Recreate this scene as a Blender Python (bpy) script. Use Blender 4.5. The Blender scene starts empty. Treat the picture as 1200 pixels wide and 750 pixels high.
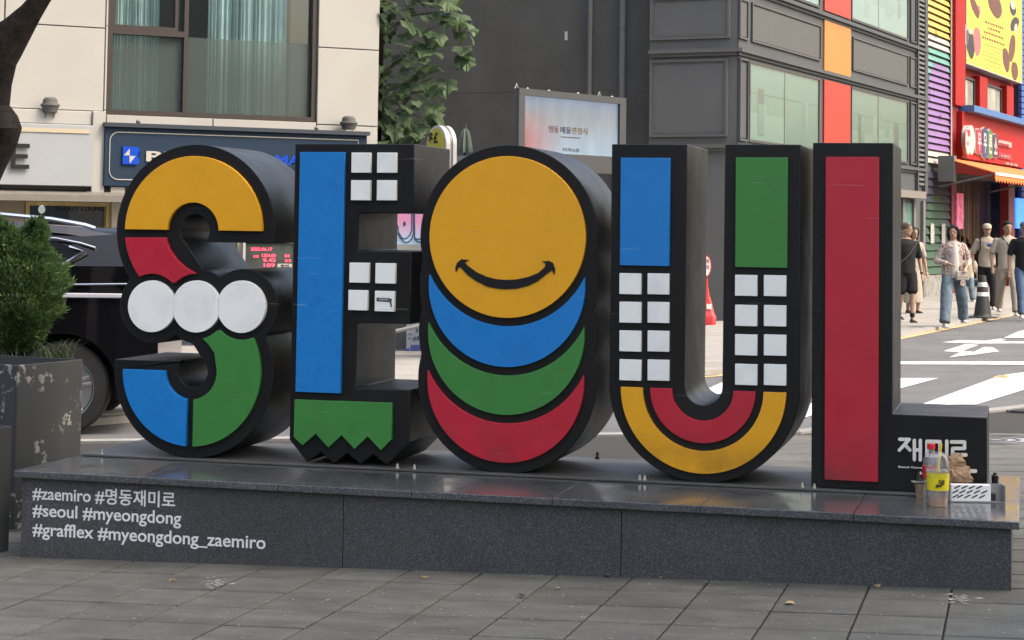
import bpy, bmesh, math, random
from mathutils import Vector, Matrix, noise
random.seed(7)
sc = bpy.context.scene
COL = sc.collection
R = math.radians
PI = math.pi

# ------------------------------------------------------------------ camera
FPX, TH, RO, Y0, PT, CY = 2238.15, 0.260843, 0.013402, 264.746, 0.054176, 143.384
EYE = 1.6
F0 = Vector((-math.sin(TH), math.cos(TH), 0)); R0 = Vector((math.cos(TH), math.sin(TH), 0)); Z0 = Vector((0, 0, 1))
FP = math.cos(PT)*F0 + math.sin(PT)*Z0
UP_ = math.cos(PT)*Z0 - math.sin(PT)*F0
RR = math.cos(RO)*R0 + math.sin(RO)*UP_
UU = math.cos(RO)*UP_ - math.sin(RO)*R0
CAMP = Vector((0, 0, EYE))
cd = bpy.data.cameras.new('camera'); cam = bpy.data.objects.new('camera', cd); COL.objects.link(cam)
cd.sensor_width = 36; cd.lens = 36*FPX/1200; cd.clip_end = 2000; cd.clip_start = 0.1
cd.shift_y = -(375-CY)/1200
m = Matrix((RR, UU, -FP)).transposed().to_4x4(); m.translation = CAMP
cam.matrix_world = m
sc.camera = cam

# ------------------------------------------------------------------ light
SUN_DIR = (R0*1.0 - F0*0.34).normalized()          # horizontal direction towards the sun
SUN_EL = R(50)
sd = bpy.data.lights.new('sun', 'SUN'); sd.energy = 0.6; sd.angle = R(10); sd.color = (1, 0.98, 0.95)
sun = bpy.data.objects.new('sun', sd); COL.objects.link(sun)
sv = Vector((SUN_DIR.x*math.cos(SUN_EL), SUN_DIR.y*math.cos(SUN_EL), math.sin(SUN_EL)))
sun.rotation_euler = sv.to_track_quat('Z', 'Y').to_euler(); sun.location = (20, 0, 40)
w = bpy.data.worlds.new('World'); sc.world = w; w.use_nodes = True
nt = w.node_tree
sky = nt.nodes.new('ShaderNodeTexSky'); sky.sky_type = 'NISHITA'; sky.sun_disc = False
sky.sun_elevation = SUN_EL; sky.sun_rotation = math.atan2(SUN_DIR.x, SUN_DIR.y)
sky.air_density = 1.2; sky.dust_density = 6.0; sky.ozone_density = 0.3
bg = nt.nodes['Background']; bg.inputs[1].default_value = 0.15
wb = nt.nodes.new('ShaderNodeMix'); wb.data_type = 'RGBA'; wb.blend_type = 'MULTIPLY'; wb.inputs[0].default_value = 1
wb.inputs[7].default_value = (1.0, 0.957, 0.90, 1)      # the camera's white balance, the same over the whole sky
nt.links.new(sky.outputs[0], wb.inputs[6]); nt.links.new(wb.outputs[2], bg.inputs[0])
sc.view_settings.view_transform = 'Standard'; sc.view_settings.look = 'None'
sc.view_settings.exposure = 1.77; sc.view_settings.gamma = 1

# ------------------------------------------------------------------ projection helpers (a pixel of the photograph -> a point on a real plane)
def ray(px, py):
    return FP + RR*((px-600)/FPX) - UU*((py-CY)/FPX)
def project(p):
    v = p - CAMP; d = v.dot(FP)
    return 600+FPX*v.dot(RR)/d, CY-FPX*v.dot(UU)/d, d
def dirv(a):                       # horizontal direction, a degrees to the right of straight ahead
    return F0*math.cos(R(a)) + R0*math.sin(R(a))
GX, GY = 0.027, -0.001
XR, YR, ZR = -0.035, 8.337, 0.1088
def gz(x, y): return ZR + GX*(x-XR) + GY*(y-YR)
GN = Vector((-GX, -GY, 1)).normalized()
def G(px, py, off=0.0):
    r = ray(px, py)
    # z = gz + off ; EYE + t*rz = GX(t rx - XR)+GY(t ry - YR)+off
    t = (ZR - GX*XR - GY*YR + off - EYE)/(r.z - GX*r.x - GY*r.y)
    return CAMP + r*t
def gp(x, y, off=0.0): return Vector((x, y, gz(x, y)+off))

class Fr:
    """vertical plane: origin, horizontal u, outward normal n (towards the camera)"""
    def __init__(s, o, ang=None, u=None):
        s.o = Vector((o[0], o[1], 0)); s.u = (dirv(ang) if u is None else Vector(u)).normalized()
        n = Vector((s.u.y, -s.u.x, 0))
        if n.dot(Vector((CAMP.x, CAMP.y, 0))-s.o) < 0: n = -n
        s.n = n
    def pix(s, px, py, out=0.0):
        r = ray(px, py); o = s.o + s.n*out
        t = (o-Vector((CAMP.x, CAMP.y, 0))).dot(s.n)/r.dot(s.n)
        p = CAMP + r*t
        return (p-s.o).dot(s.u), p.z
    def P(s, u, z, out=0.0):
        v = s.o + s.u*u + s.n*out; return Vector((v.x, v.y, z))
    def rect(s, x0, y0, x1, y1, out=0.0):
        a = s.pix(x0, y0, out); b = s.pix(x1, y1, out)
        return min(a[0], b[0]), max(a[0], b[0]), min(a[1], b[1]), max(a[1], b[1])

# ------------------------------------------------------------------ materials
def lin(c):
    c /= 255.0
    return c/12.92 if c <= 0.04045 else ((c+0.055)/1.055)**2.4
def col(r, g, b): return (lin(r), lin(g), lin(b), 1)
MATS = {}
def mat(name, c, rough=0.6, metal=0.0, spec=0.5, var=0.0, vscale=4.0, bump=0.0, bscale=60.0, rnd=0.0, emit=None, estr=1.0, coat=0.0,
        speck=None, speck_scale=300.0, dirt=None, dirt_scale=2.0, dirt_amt=0.3, two=None, rvar=0.0, stretch=None):
    if name in MATS: return MATS[name]
    m = bpy.data.materials.new(name); m.use_nodes = True; MATS[name] = m
    n = m.node_tree; b = n.nodes['Principled BSDF']
    b.inputs['Roughness'].default_value = rough; b.inputs['Metallic'].default_value = metal
    b.inputs['Specular IOR Level'].default_value = spec; b.inputs['Coat Weight'].default_value = coat
    if len(c) == 3: c = (*c, 1)
    b.inputs['Base Color'].default_value = c
    tc = n.nodes.new('ShaderNodeTexCoord').outputs['Object']
    geo = n.nodes.new('ShaderNodeNewGeometry').outputs['Position']
    if stretch:
        mp = n.nodes.new('ShaderNodeMapping'); mp.inputs['Scale'].default_value = stretch
        n.links.new(geo, mp.inputs[0]); geo = mp.outputs[0]
    cur = None
    def rgb(cc):
        r_ = n.nodes.new('ShaderNodeRGB'); r_.outputs[0].default_value = cc; return r_.outputs[0]
    def mixc(a, bb, fac, mode='MIX'):
        x = n.nodes.new('ShaderNodeMix'); x.data_type = 'RGBA'; x.blend_type = mode
        n.links.new(a, x.inputs[6]); n.links.new(bb, x.inputs[7])
        if isinstance(fac, float): x.inputs[0].default_value = fac
        else: n.links.new(fac, x.inputs[0])
        return x.outputs[2]
    def nz(scale, detail=5, lo=0.35, hi=0.65, rough_=0.6):
        t = n.nodes.new('ShaderNodeTexNoise'); t.inputs['Scale'].default_value = scale; t.inputs['Detail'].default_value = detail
        t.inputs['Roughness'].default_value = rough_
        n.links.new(geo, t.inputs['Vector'])
        r_ = n.nodes.new('ShaderNodeMapRange'); r_.inputs[1].default_value = lo; r_.inputs[2].default_value = hi
        n.links.new(t.outputs[0], r_.inputs[0]); return r_.outputs[0]
    cur = rgb(c)
    if speck:
        cur = mixc(cur, rgb(speck), nz(speck_scale, 2, 0.5, 0.68, 0.7))
    if var:
        dk = tuple(x*(1-var) for x in c[:3])+(1,)
        lt = tuple(min(1, x*(1+var)) for x in c[:3])+(1,)
        if speck:
            v = mixc(rgb((1-var,)*3+(1,)), rgb((1+var,)*3+(1,)), nz(vscale)); cur = mixc(cur, v, 1.0, 'MULTIPLY')
        else: cur = mixc(rgb(dk), rgb(lt), nz(vscale))
    if dirt:
        cur = mixc(cur, rgb(dirt), _scale(n, nz(dirt_scale, 6, 0.5, 0.75), dirt_amt))
    if rnd:
        oi = n.nodes.new('ShaderNodeObjectInfo')
        r_ = n.nodes.new('ShaderNodeMapRange'); r_.inputs[3].default_value = 1-rnd; r_.inputs[4].default_value = 1+rnd
        n.links.new(oi.outputs['Random'], r_.inputs[0])
        cb = n.nodes.new('ShaderNodeCombineColor')
        for i in range(3): n.links.new(r_.outputs[0], cb.inputs[i])
        cur = mixc(cur, cb.outputs[0], 1.0, 'MULTIPLY')
    n.links.new(cur, b.inputs['Base Color'])
    if rvar:
        r_ = n.nodes.new('ShaderNodeMapRange'); r_.inputs[3].default_value = max(0.02, rough-rvar); r_.inputs[4].default_value = rough+rvar
        n.links.new(nz(vscale*1.7+1), r_.inputs[0]); n.links.new(r_.outputs[0], b.inputs['Roughness'])
    if bump:
        t = n.nodes.new('ShaderNodeTexNoise'); t.inputs['Scale'].default_value = bscale; t.inputs['Detail'].default_value = 6
        n.links.new(geo, t.inputs['Vector'])
        bp = n.nodes.new('ShaderNodeBump'); bp.inputs['Strength'].default_value = bump; bp.inputs['Distance'].default_value = 0.01
        n.links.new(t.outputs[0], bp.inputs['Height']); n.links.new(bp.outputs[0], b.inputs['Normal'])
    if emit:
        b.inputs['Emission Color'].default_value = emit; b.inputs['Emission Strength'].default_value = estr
    return m
def _scale(n, s, k):
    x = n.nodes.new('ShaderNodeMath'); x.operation = 'MULTIPLY'; x.inputs[1].default_value = k
    n.links.new(s, x.inputs[0]); return x.outputs[0]
def glass(name, tint, refl_rough=0.02, fac_add=0.08, tr=1.0):
    """see-through tinted pane: transparent + glossy by fresnel"""
    if name in MATS: return MATS[name]
    m = bpy.data.materials.new(name); m.use_nodes = True; MATS[name] = m
    n = m.node_tree; n.nodes.remove(n.nodes['Principled BSDF']); out = n.nodes['Material Output']
    t = n.nodes.new('ShaderNodeBsdfTransparent'); t.inputs[0].default_value = (*tint, 1)
    g = n.nodes.new('ShaderNodeBsdfGlossy'); g.inputs['Roughness'].default_value = refl_rough
    lw = n.nodes.new('ShaderNodeLayerWeight'); lw.inputs[0].default_value = .5
    f = n.nodes.new('ShaderNodeMath'); f.operation = 'POWER'; f.inputs[1].default_value = 4.5; n.links.new(lw.outputs['Facing'], f.inputs[0])
    a = n.nodes.new('ShaderNodeMath'); a.operation = 'ADD'; a.inputs[1].default_value = fac_add+.02; a.use_clamp = True
    n.links.new(f.outputs[0], a.inputs[0])
    x = n.nodes.new('ShaderNodeMixShader'); n.links.new(a.outputs[0], x.inputs[0]); n.links.new(t.outputs[0], x.inputs[1]); n.links.new(g.outputs[0], x.inputs[2])
    n.links.new(x.outputs[0], out.inputs[0]); return m

M_BLK = mat('black_letter_paint', (0.009, 0.0095, 0.0105), 0.4, spec=.25, var=0.12, vscale=3, bump=0.03, bscale=25, rvar=0.04, dirt=(0.024, 0.023, 0.022, 1), dirt_scale=1.6, dirt_amt=0.3)
M_YEL = mat('yellow_enamel', col(222, 159, 18), 0.42, var=0.02, vscale=14, dirt=col(170, 120, 30), dirt_scale=7, dirt_amt=0.22, rvar=.08)
M_BLU = mat('blue_enamel', col(8, 116, 190), 0.42, var=0.03, vscale=14, dirt=col(20, 80, 140), dirt_scale=8, dirt_amt=0.22, rvar=.08)
M_GRN = mat('green_enamel', col(54, 122, 54), 0.42, var=0.03, vscale=14, dirt=col(60, 90, 60), dirt_scale=8, dirt_amt=0.25, rvar=.08)
M_RED = mat('red_enamel', col(178, 26, 48), 0.42, var=0.05, vscale=5, dirt=col(95, 45, 50), dirt_scale=2.5, dirt_amt=0.4, rvar=.08)
M_WHT = mat('white_enamel', col(232, 234, 230), 0.45, var=0.02, vscale=8, dirt=col(170, 172, 168), dirt_scale=5, dirt_amt=0.3)
M_SMILE = mat('black_inlay', (0.014, 0.014, 0.015), 0.6, spec=.15)
M_GRAN = mat('dark_granite', (0.041, 0.043, 0.0445), 0.6, spec=.3, speck=(0.13, 0.135, 0.14, 1), speck_scale=230, var=0.16, vscale=1.8, bump=0.08, bscale=200, dirt=(0.03, 0.031, 0.033, 1), dirt_scale=.9, dirt_amt=0.85)
M_GRANP = mat('polished_granite', (0.045, 0.05, 0.055), 0.16, speck=(0.16, 0.165, 0.17, 1), speck_scale=170, var=0.1, vscale=2, rvar=0.08, dirt=(0.12, 0.12, 0.115, 1), dirt_scale=3, dirt_amt=0.35)
M_PLATE = mat('painted_steel_plate', (0.075, 0.072, 0.068), 0.5, var=0.25, vscale=3, bump=0.1, bscale=30, dirt=(0.13, 0.12, 0.11, 1), dirt_scale=2, dirt_amt=.5)
M_STEEL = mat('bolt_steel', (0.55, 0.54, 0.5), 0.35, metal=0.9, var=0.2, vscale=60)
M_MWF = mat('far_white', (.33, .33, .32), .6, var=.05, vscale=4)
M_LET = mat('white_print', col(215, 218, 218), 0.6, var=0.05, vscale=40)
M_TILE = mat('grey_paving_tile', (0.093, 0.093, 0.080), 0.75, spec=.3, speck=(0.125, 0.124, 0.115, 1), speck_scale=55, var=0.2, vscale=4, bump=0.3, bscale=45, rnd=0.10, dirt=(0.07, 0.068, 0.06, 1), dirt_scale=1.6, dirt_amt=0.8, stretch=(1, 2.0, 1))
M_JOINT = mat('paving_joint', (0.02, 0.019, 0.017), 0.95, bump=.3)
M_ROAD = mat('road_asphalt', (0.092, 0.094, 0.098), 0.8, spec=.3, var=0.12, vscale=1.2, bump=0.4, bscale=40, speck=(0.125, 0.126, 0.128, 1), speck_scale=30, dirt=(0.06, 0.06, 0.062, 1), dirt_scale=.9, dirt_amt=.6)
M_MARK = mat('road_paint_white', (0.5, 0.5, 0.49), 0.7, var=0.08, vscale=2, dirt=(0.16, 0.16, 0.155, 1), dirt_scale=16, dirt_amt=0.75)
M_MARKY = mat('road_paint_yellow', (0.42, 0.3, 0.12), 0.7, var=0.1, vscale=3)
M_KERB = mat('kerb_granite', (0.22, 0.217, 0.205), 0.8, var=0.1, vscale=5, bump=0.2, rnd=.06)
M_GRATE = mat('cast_iron', (0.07, 0.07, 0.068), 0.6, metal=.4)

def scratches(m, amt=.5, c=(.5, .5, .48, 1)):
    n = m.node_tree; b = n.nodes['Principled BSDF']; src = b.inputs['Base Color'].links[0].from_socket
    g = n.nodes.new('ShaderNodeNewGeometry'); acc = None
    for k_, (rot, sc3) in enumerate((((0, .5, 0), (3, 3, 90)), ((0, -.9, 0), (4, 4, 120)), ((0, 1.35, 0), (2.5, 2.5, 70)))):
        mp = n.nodes.new('ShaderNodeMapping'); mp.inputs['Rotation'].default_value = rot; mp.inputs['Scale'].default_value = sc3; n.links.new(g.outputs['Position'], mp.inputs[0])
        t = n.nodes.new('ShaderNodeTexNoise'); t.inputs['Scale'].default_value = 1.0; t.inputs['Detail'].default_value = 2; n.links.new(mp.outputs[0], t.inputs[0])
        r_ = n.nodes.new('ShaderNodeMapRange'); r_.inputs[1].default_value = .735; r_.inputs[2].default_value = .76; n.links.new(t.outputs[0], r_.inputs[0])
        if acc is None: acc = r_.outputs[0]
        else:
            a = n.nodes.new('ShaderNodeMath'); a.operation = 'MAXIMUM'; n.links.new(acc, a.inputs[0]); n.links.new(r_.outputs[0], a.inputs[1]); acc = a.outputs[0]
    x = n.nodes.new('ShaderNodeMix'); x.data_type = 'RGBA'; n.links.new(_scale(n, acc, amt), x.inputs[0]); n.links.new(src, x.inputs[6]); x.inputs[7].default_value = c; n.links.new(x.outputs[2], b.inputs['Base Color'])
for m_, a_, c_ in ((M_BLK, .35, (.12, .12, .12, 1)), (M_YEL, .3, (.3, .25, .15, 1)), (M_BLU, .35, (.25, .4, .55, 1)), (M_GRN, .35, (.25, .4, .25, 1)), (M_RED, .35, (.45, .2, .2, 1)), (M_WHT, .3, (.4, .4, .38, 1)), (M_PLATE, .4, (.25, .25, .24, 1)), (M_GRANP, .4, (.2, .2, .2, 1))): scratches(m_, a_, c_)
def grime(m, z_hi, z_lo, c, amt):            # street dirt rubbed on the lowest hand's breadth of the panels
    n = m.node_tree; b = n.nodes['Principled BSDF']; src = b.inputs['Base Color'].links[0].from_socket
    g = n.nodes.new('ShaderNodeNewGeometry'); sp_ = n.nodes.new('ShaderNodeSeparateXYZ'); n.links.new(g.outputs['Position'], sp_.inputs[0])
    a = n.nodes.new('ShaderNodeMapRange'); a.inputs[1].default_value = z_hi; a.inputs[2].default_value = z_lo; n.links.new(sp_.outputs['Z'], a.inputs[0])
    t = n.nodes.new('ShaderNodeTexNoise'); t.inputs['Scale'].default_value = 6; t.inputs['Detail'].default_value = 6; n.links.new(g.outputs['Position'], t.inputs[0])
    q = n.nodes.new('ShaderNodeMapRange'); q.inputs[1].default_value = .38; q.inputs[2].default_value = .62; n.links.new(t.outputs[0], q.inputs[0])
    mu = n.nodes.new('ShaderNodeMath'); mu.operation = 'MULTIPLY'; n.links.new(a.outputs[0], mu.inputs[0]); n.links.new(q.outputs[0], mu.inputs[1])
    x = n.nodes.new('ShaderNodeMix'); x.data_type = 'RGBA'; n.links.new(_scale(n, mu.outputs[0], amt), x.inputs[0]); n.links.new(src, x.inputs[6]); x.inputs[7].default_value = c; n.links.new(x.outputs[2], b.inputs['Base Color'])
grime(M_YEL, .66, .46, col(96, 66, 26), .55); grime(M_RED, .68, .44, col(70, 44, 44), .55)
# ------------------------------------------------------------------ mesh builder
WO = {}
class MB:
    def __init__(s): s.v = []; s.f = []; s.sm = []
    def add(s, vs, fs, smooth=False):
        o = len(s.v); s.v += [Vector(p) for p in vs]; s.f += [tuple(i+o for i in f) for f in fs]; s.sm += [smooth]*len(fs); return s
    def hexa(s, p):   # 8 points: 0-3 bottom ring, 4-7 top ring
        return s.add(p, [(0, 3, 2, 1), (4, 5, 6, 7), (0, 1, 5, 4), (1, 2, 6, 5), (2, 3, 7, 6), (3, 0, 4, 7)])
    def box(s, x0, x1, y0, y1, z0, z1):
        return s.hexa([(x0, y0, z0), (x1, y0, z0), (x1, y1, z0), (x0, y1, z0), (x0, y0, z1), (x1, y0, z1), (x1, y1, z1), (x0, y1, z1)])
    def fbox(s, fr, u0, u1, z0, z1, o0, o1):
        P = fr.P
        return s.hexa([P(u0, z0, o1), P(u1, z0, o1), P(u1, z0, o0), P(u0, z0, o0), P(u0, z1, o1), P(u1, z1, o1), P(u1, z1, o0), P(u0, z1, o0)])
    def fprism(s, fr, pts, o0, o1, smooth=True):
        n = len(pts)
        vs = [fr.P(u, z, o1) for u, z in pts] + [fr.P(u, z, o0) for u, z in pts]
        s.add(vs, [tuple(range(n)), tuple(range(2*n-1, n-1, -1))])
        o = len(s.v)-2*n
        for i in range(n):
            j = (i+1) % n; s.f.append((o+i, o+n+i, o+n+j, o+j)); s.sm.append(smooth)
        return s
    def ffr(s, fr, u0, u1, z0, z1, t, o0, o1):        # picture-frame of four bars, butted
        s.fbox(fr, u0, u1, z1-t, z1, o0, o1); s.fbox(fr, u0, u1, z0, z0+t, o0, o1)
        s.fbox(fr, u0, u0+t, z0+t, z1-t, o0, o1); s.fbox(fr, u1-t, u1, z0+t, z1-t, o0, o1); return s
    def obox(s, c, ax, ay, az, hx, hy, hz):
        c = Vector(c); ax = Vector(ax)*hx; ay = Vector(ay)*hy; az = Vector(az)*hz
        return s.hexa([c-ax-ay-az, c+ax-ay-az, c+ax+ay-az, c-ax+ay-az, c-ax-ay+az, c+ax-ay+az, c+ax+ay+az, c-ax+ay+az])
    def loft(s, rings, closed=True, smooth=True):      # rings: lists of points, same count
        n = len(rings[0]); o = len(s.v)
        for r_ in rings: s.v += [Vector(p) for p in r_]
        for k in range(len(rings)-1):
            for i in range(n):
                j = (i+1) % n; a = o+k*n
                s.f.append((a+i, a+j, a+n+j, a+n+i)); s.sm.append(smooth)
        if closed:
            s.f.append(tuple(o+i for i in range(n-1, -1, -1))); s.f.append(tuple(o+(len(rings)-1)*n+i for i in range(n))); s.sm += [False, False]
        return s
    def tube(s, pts, rad, seg=8):
        pts = [Vector(p) for p in pts]; rings = []
        if not isinstance(rad, (list, tuple)): rad = [rad]*len(pts)
        t0 = None
        for i, p in enumerate(pts):
            d = (pts[min(i+1, len(pts)-1)]-pts[max(i-1, 0)]).normalized()
            if t0 is None: t0 = d.orthogonal().normalized()
            t0 = (t0 - d*t0.dot(d)).normalized(); b = d.cross(t0)
            rings.append([p+(t0*math.cos(2*PI*k/seg)+b*math.sin(2*PI*k/seg))*rad[i] for k in range(seg)])
        return s.loft(rings)
    def lathe(s, c, prof, seg=16, ax=None):
        c = Vector(c); ax = Vector(ax or (0, 0, 1)).normalized(); e1 = ax.orthogonal().normalized(); e2 = ax.cross(e1)
        return s.loft([[c+ax*h+(e1*math.cos(2*PI*k/seg)+e2*math.sin(2*PI*k/seg))*max(r_, 1e-4) for k in range(seg)] for r_, h in prof])
    def ell(s, c, rx, ry, rz, M=None, nu=12, nv=8):
        rings = []
        for i in range(nv+1):
            a = PI*(i/nv) ; a = min(max(a, 0.02), PI-0.02)
            ring = []
            for k in range(nu):
                p = Vector((rx*math.sin(a)*math.cos(2*PI*k/nu), ry*math.sin(a)*math.sin(2*PI*k/nu), -rz*math.cos(a)))
                if M: p = M @ p
                ring.append(Vector(c)+p)
            rings.append(ring)
        return s.loft(rings)
    def mesh(s, name, origin, sharp=35, fix=True):
        me = bpy.data.meshes.new(name); me.from_pydata([tuple(p-origin) for p in s.v], [], s.f)
        for i, p in enumerate(me.polygons): p.use_smooth = s.sm[i]
        if fix:
            bm = bmesh.new(); bm.from_mesh(me); bmesh.ops.recalc_face_normals(bm, faces=bm.faces); bm.to_mesh(me); bm.free()
        if any(s.sm): me.set_sharp_from_angle(angle=R(sharp))
        return me
    def build(s, name, material, parent=None, bevel=0, kind=None, label=None, base=False, fix=True, seg=2):
        xs = [p.x for p in s.v]; ys = [p.y for p in s.v]; zs = [p.z for p in s.v]
        c = Vector(((min(xs)+max(xs))/2, (min(ys)+max(ys))/2, min(zs) if parent is None else (min(zs)+max(zs))/2))
        me = s.mesh(name, c, fix=fix); me.materials.append(material)
        o = bpy.data.objects.new(name, me); COL.objects.link(o)
        if parent is not None: o.parent = parent; o.location = c-WO[parent.name]
        else: o.location = c
        WO[o.name] = c
        if bevel:
            b = o.modifiers.new('bevel', 'BEVEL'); b.width = bevel; b.segments = seg; b.limit_method = 'ANGLE'; b.angle_limit = R(35)
        if kind: o['kind'] = kind
        if label: o['label'] = label
        return o
def tag(o, label, cat, group=None):
    o['label'] = label; o['category'] = cat
    if group: o['group'] = group
    return o
def thing(name, loc, label, cat, group=None):
    o = bpy.data.objects.new(name, None); COL.objects.link(o); o.location = loc; o.empty_display_size = .2
    WO[o.name] = Vector(loc); return tag(o, label, cat, group)
def arc(c, r, a0, a1, n=24):
    return [(c[0]+r*math.cos(R(a0+(a1-a0)*i/n)), c[1]+r*math.sin(R(a0+(a1-a0)*i/n))) for i in range(n+1)]
def text_mesh(s, name, material, fr, u0, u1, z0, z1, out, thick=0.004, bold=0.0, parent=None, flip=False, shear=0, spacing=1.0, keep=False):
    """lettering scaled to fill the rectangle u0..u1, z0..z1 of a wall, standing proud of it"""
    cu = bpy.data.curves.new(name, 'FONT'); cu.body = s; cu.size = 1; cu.offset = bold; cu.extrude = 0.01; cu.shear = shear; cu.space_character = spacing
    cu.resolution_u = 4
    t = bpy.data.objects.new('tmp', cu); COL.objects.link(t)
    dg = bpy.context.evaluated_depsgraph_get(); me = bpy.data.meshes.new_from_object(t.evaluated_get(dg))
    bpy.data.objects.remove(t); bpy.data.curves.remove(cu)
    vs = [v.co.copy() for v in me.vertices]
    if not vs: return None
    x0 = min(v.x for v in vs); x1 = max(v.x for v in vs); y0 = min(v.y for v in vs); y1 = max(v.y for v in vs)
    # the wall's u axis may run right-to-left as seen by the viewer
    W = []
    for v in vs:
        a = (v.x-x0)/(x1-x0); b = (v.y-y0)/(y1-y0)
        W.append(fr.P(u0+a*(u1-u0), z0+b*(z1-z0), out+(thick if v.z > 0 else 0)))
    mb = MB(); mb.v = W; mb.f = [tuple(p.vertices) for p in me.polygons]; mb.sm = [False]*len(mb.f)
    bpy.data.meshes.remove(me)
    return mb.build(name, material, parent, fix=False)
def stroke(mb, fr, pts, wd, o0, o1):
    """flat round-ended strokes along (u,z) points; each one a hair prouder so that they never share a plane"""
    for i in range(len(pts)-1):
        (a, b), (c, d) = pts[i], pts[i+1]; L = math.hypot(c-a, d-b) or 1e-6; an = math.degrees(math.atan2(d-b, c-a))
        mb.fprism(fr, arc((c, d), wd/2, an-90, an+90, 8)+arc((a, b), wd/2, an+90, an+270, 8), o0, o1+0.0004*i)

# ================================================================== GROUND
def gsheet(name, pts, off, material, kind='structure', thick=0.0, parent=None, label=None):
    mb = MB(); n = len(pts)
    P3 = [gp(p.x, p.y, off) for p in pts]
    mb.add(P3, [tuple(range(n))])
    if thick:
        lo = [p-Vector((0, 0, thick)) for p in P3]; mb.add(lo, [tuple(range(n-1, -1, -1))])
        for i in range(n):
            j = (i+1) % n; mb.f.append((i, j, n+j, n+i)); mb.sm.append(False)
    return mb.build(name, material, parent, kind=kind, label=label)
ROFF = -0.06
big = [gp(-160, -60), gp(160, -60), gp(160, 260), gp(-160, 260)]
road = gsheet('road', big, ROFF, M_ROAD)
# near pavement: its far kerb line in metres, from the photograph's kerb points
k0, k1, k2 = G(105, 518), G(940, 507), G(1180, 480)
kl = k0 + (k0-k1).normalized()*60; kr = k2 + (k2-k1).normalized()*60
near = [Vector((kl.x, kl.y, 0)), Vector((-60, -50, 0)), Vector((60, -50, 0)), Vector((kr.x, kr.y, 0)), Vector((k2.x, k2.y, 0)), Vector((k1.x, k1.y, 0)), Vector((k0.x, k0.y, 0))]
pav = gsheet('pavement', near, -0.012, M_JOINT, thick=0.045)
# far pavement, round the corner of the grey building
f0, f1, f2, f3 = G(130, 487), G(845, 431), G(1055, 389), G(1200, 356)
fl = f0+(f0-f1).normalized()*60; f4 = f2 + dirv(26)*90
far = [Vector((p.x, p.y, 0)) for p in (fl, f0, f1, f2, f4)] + [Vector((40, 200, 0)), Vector((-130, 200, 0))]
M_FAR = mat('far_paving', (0.2, 0.195, 0.18), 0.8, var=0.12, vscale=2.5, bump=.2, bscale=30, dirt=(0.2, 0.195, 0.18, 1), dirt_scale=1, dirt_amt=.5)
farp = gsheet('far_pavement', far, -0.012, M_FAR, thick=0.045)
def strip(name, pts, wd, material, off, thick=0.0, joint=None, parent=None, kind='structure', label=None):
    for i in range(len(pts)-1):
        a, b = pts[i], pts[i+1]; d = Vector((b.x-a.x, b.y-a.y, 0)); L = d.length; d.normalize(); nn = Vector((-d.y, d.x, 0))*wd/2
        k = 1 if not joint else min(60, max(1, int(L/joint)))
        for j in range(k):
            p = a+d*(L*j/k+ (0.004 if joint else 0)); q = a+d*(L*(j+1)/k-(0.004 if joint else 0))
            gsheet(name, [p-nn, q-nn, q+nn, p+nn], off, material, kind=kind, thick=thick, parent=parent, label=label)
# kerbs: stone by stone where they can be seen
def kerb(parent, a, b, side, joint=1.0):
    d = Vector((b.x-a.x, b.y-a.y, 0)).normalized(); nn = Vector((-d.y, d.x, 0))*0.09*side
    strip('kerb_stone', [a+nn, b+nn], 0.16, M_KERB, 0.004, 0.062, joint, parent, kind=None)
kerb(pav, G(80, 518), k1, 1); kerb(pav, k1, k2+ (k2-k1).normalized()*3, 1)
kerb(farp, f0+(f0-f1).normalized()*3, f1, -1); kerb(farp, f1, f2, -1); kerb(farp, f2, f2+dirv(26)*22, -1)
MO = ROFF+0.006
def mark(name, pxs, material, label=None):
    pts = [G(x, y, MO) for x, y in pxs]
    return gsheet(name, pts, MO, material, parent=road, kind=None, label=label)
for nm, pts, mt in [
    ('crosswalk_stripe', [(1079, 474), (1172, 440), (1215, 434), (1215, 452), (1144, 474)], M_MARK),
    ('crosswalk_stripe', [(985, 459), (1040, 443), (1100, 443), (1055, 455), (1010, 468)], M_MARK),
    ('crosswalk_stripe', [(800, 468), (846, 448), (900, 432), (940, 437), (880, 452), (846, 461)], M_MARK),
    ('crosswalk_stripe', [(880, 492), (960, 470), (1010, 470), (955, 486), (900, 500)], M_MARK),
    ('stop_line', [(985, 423.3), (1230, 423.6), (1230, 427.4), (985, 426.6)], M_MARK),
    ('lane_line', [(1230, 380.5), (1193, 388.5), (1176, 396), (1230, 395)], M_MARK),
    ('zigzag_marking', [(1104, 401), (1125, 398.5), (1230, 401), (1230, 402.2), (1145, 402.5)], M_MARK),
    ('zigzag_marking', [(1152, 399.7), (1173, 396.6), (1179, 398.5), (1158, 400.6)], M_MARK),
    ('turn_arrow', [(1105.5, 411.3), (1132, 403), (1147, 404.2), (1128, 411), (1141, 412.4), (1153, 406.5), (1163, 406.8), (1171, 411.6), (1143, 415.4), (1137, 415.8), (1112, 418.8), (1125, 412.8)], M_MARK),
    ('yellow_block', [(1163, 442), (1172, 439.5), (1185, 440), (1179, 443)], M_MARKY)]:
    mark(nm, pts, mt)
strip('yellow_line', [G(-60, 509, MO), G(130, 494, MO), G(845, 440, MO), G(1055, 396.5, MO)], 0.13, M_MARKY, MO, parent=road, kind=None)
yl = G(1055, 396.5, MO); strip('yellow_line', [yl, yl+dirv(25.6)*30], 0.14, M_MARKY, MO, parent=road, kind=None)

# plinth dimensions (metres)
LY = 9.3*math.cos(TH)                       # letter front plane y
LF = Fr((0, LY), u=(1, 0, 0))
def A(px, py): return LF.pix(px, py)
PZ = A(951, 571)[1]                          # top of the steel plate
FY = None
PFF = None
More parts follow.
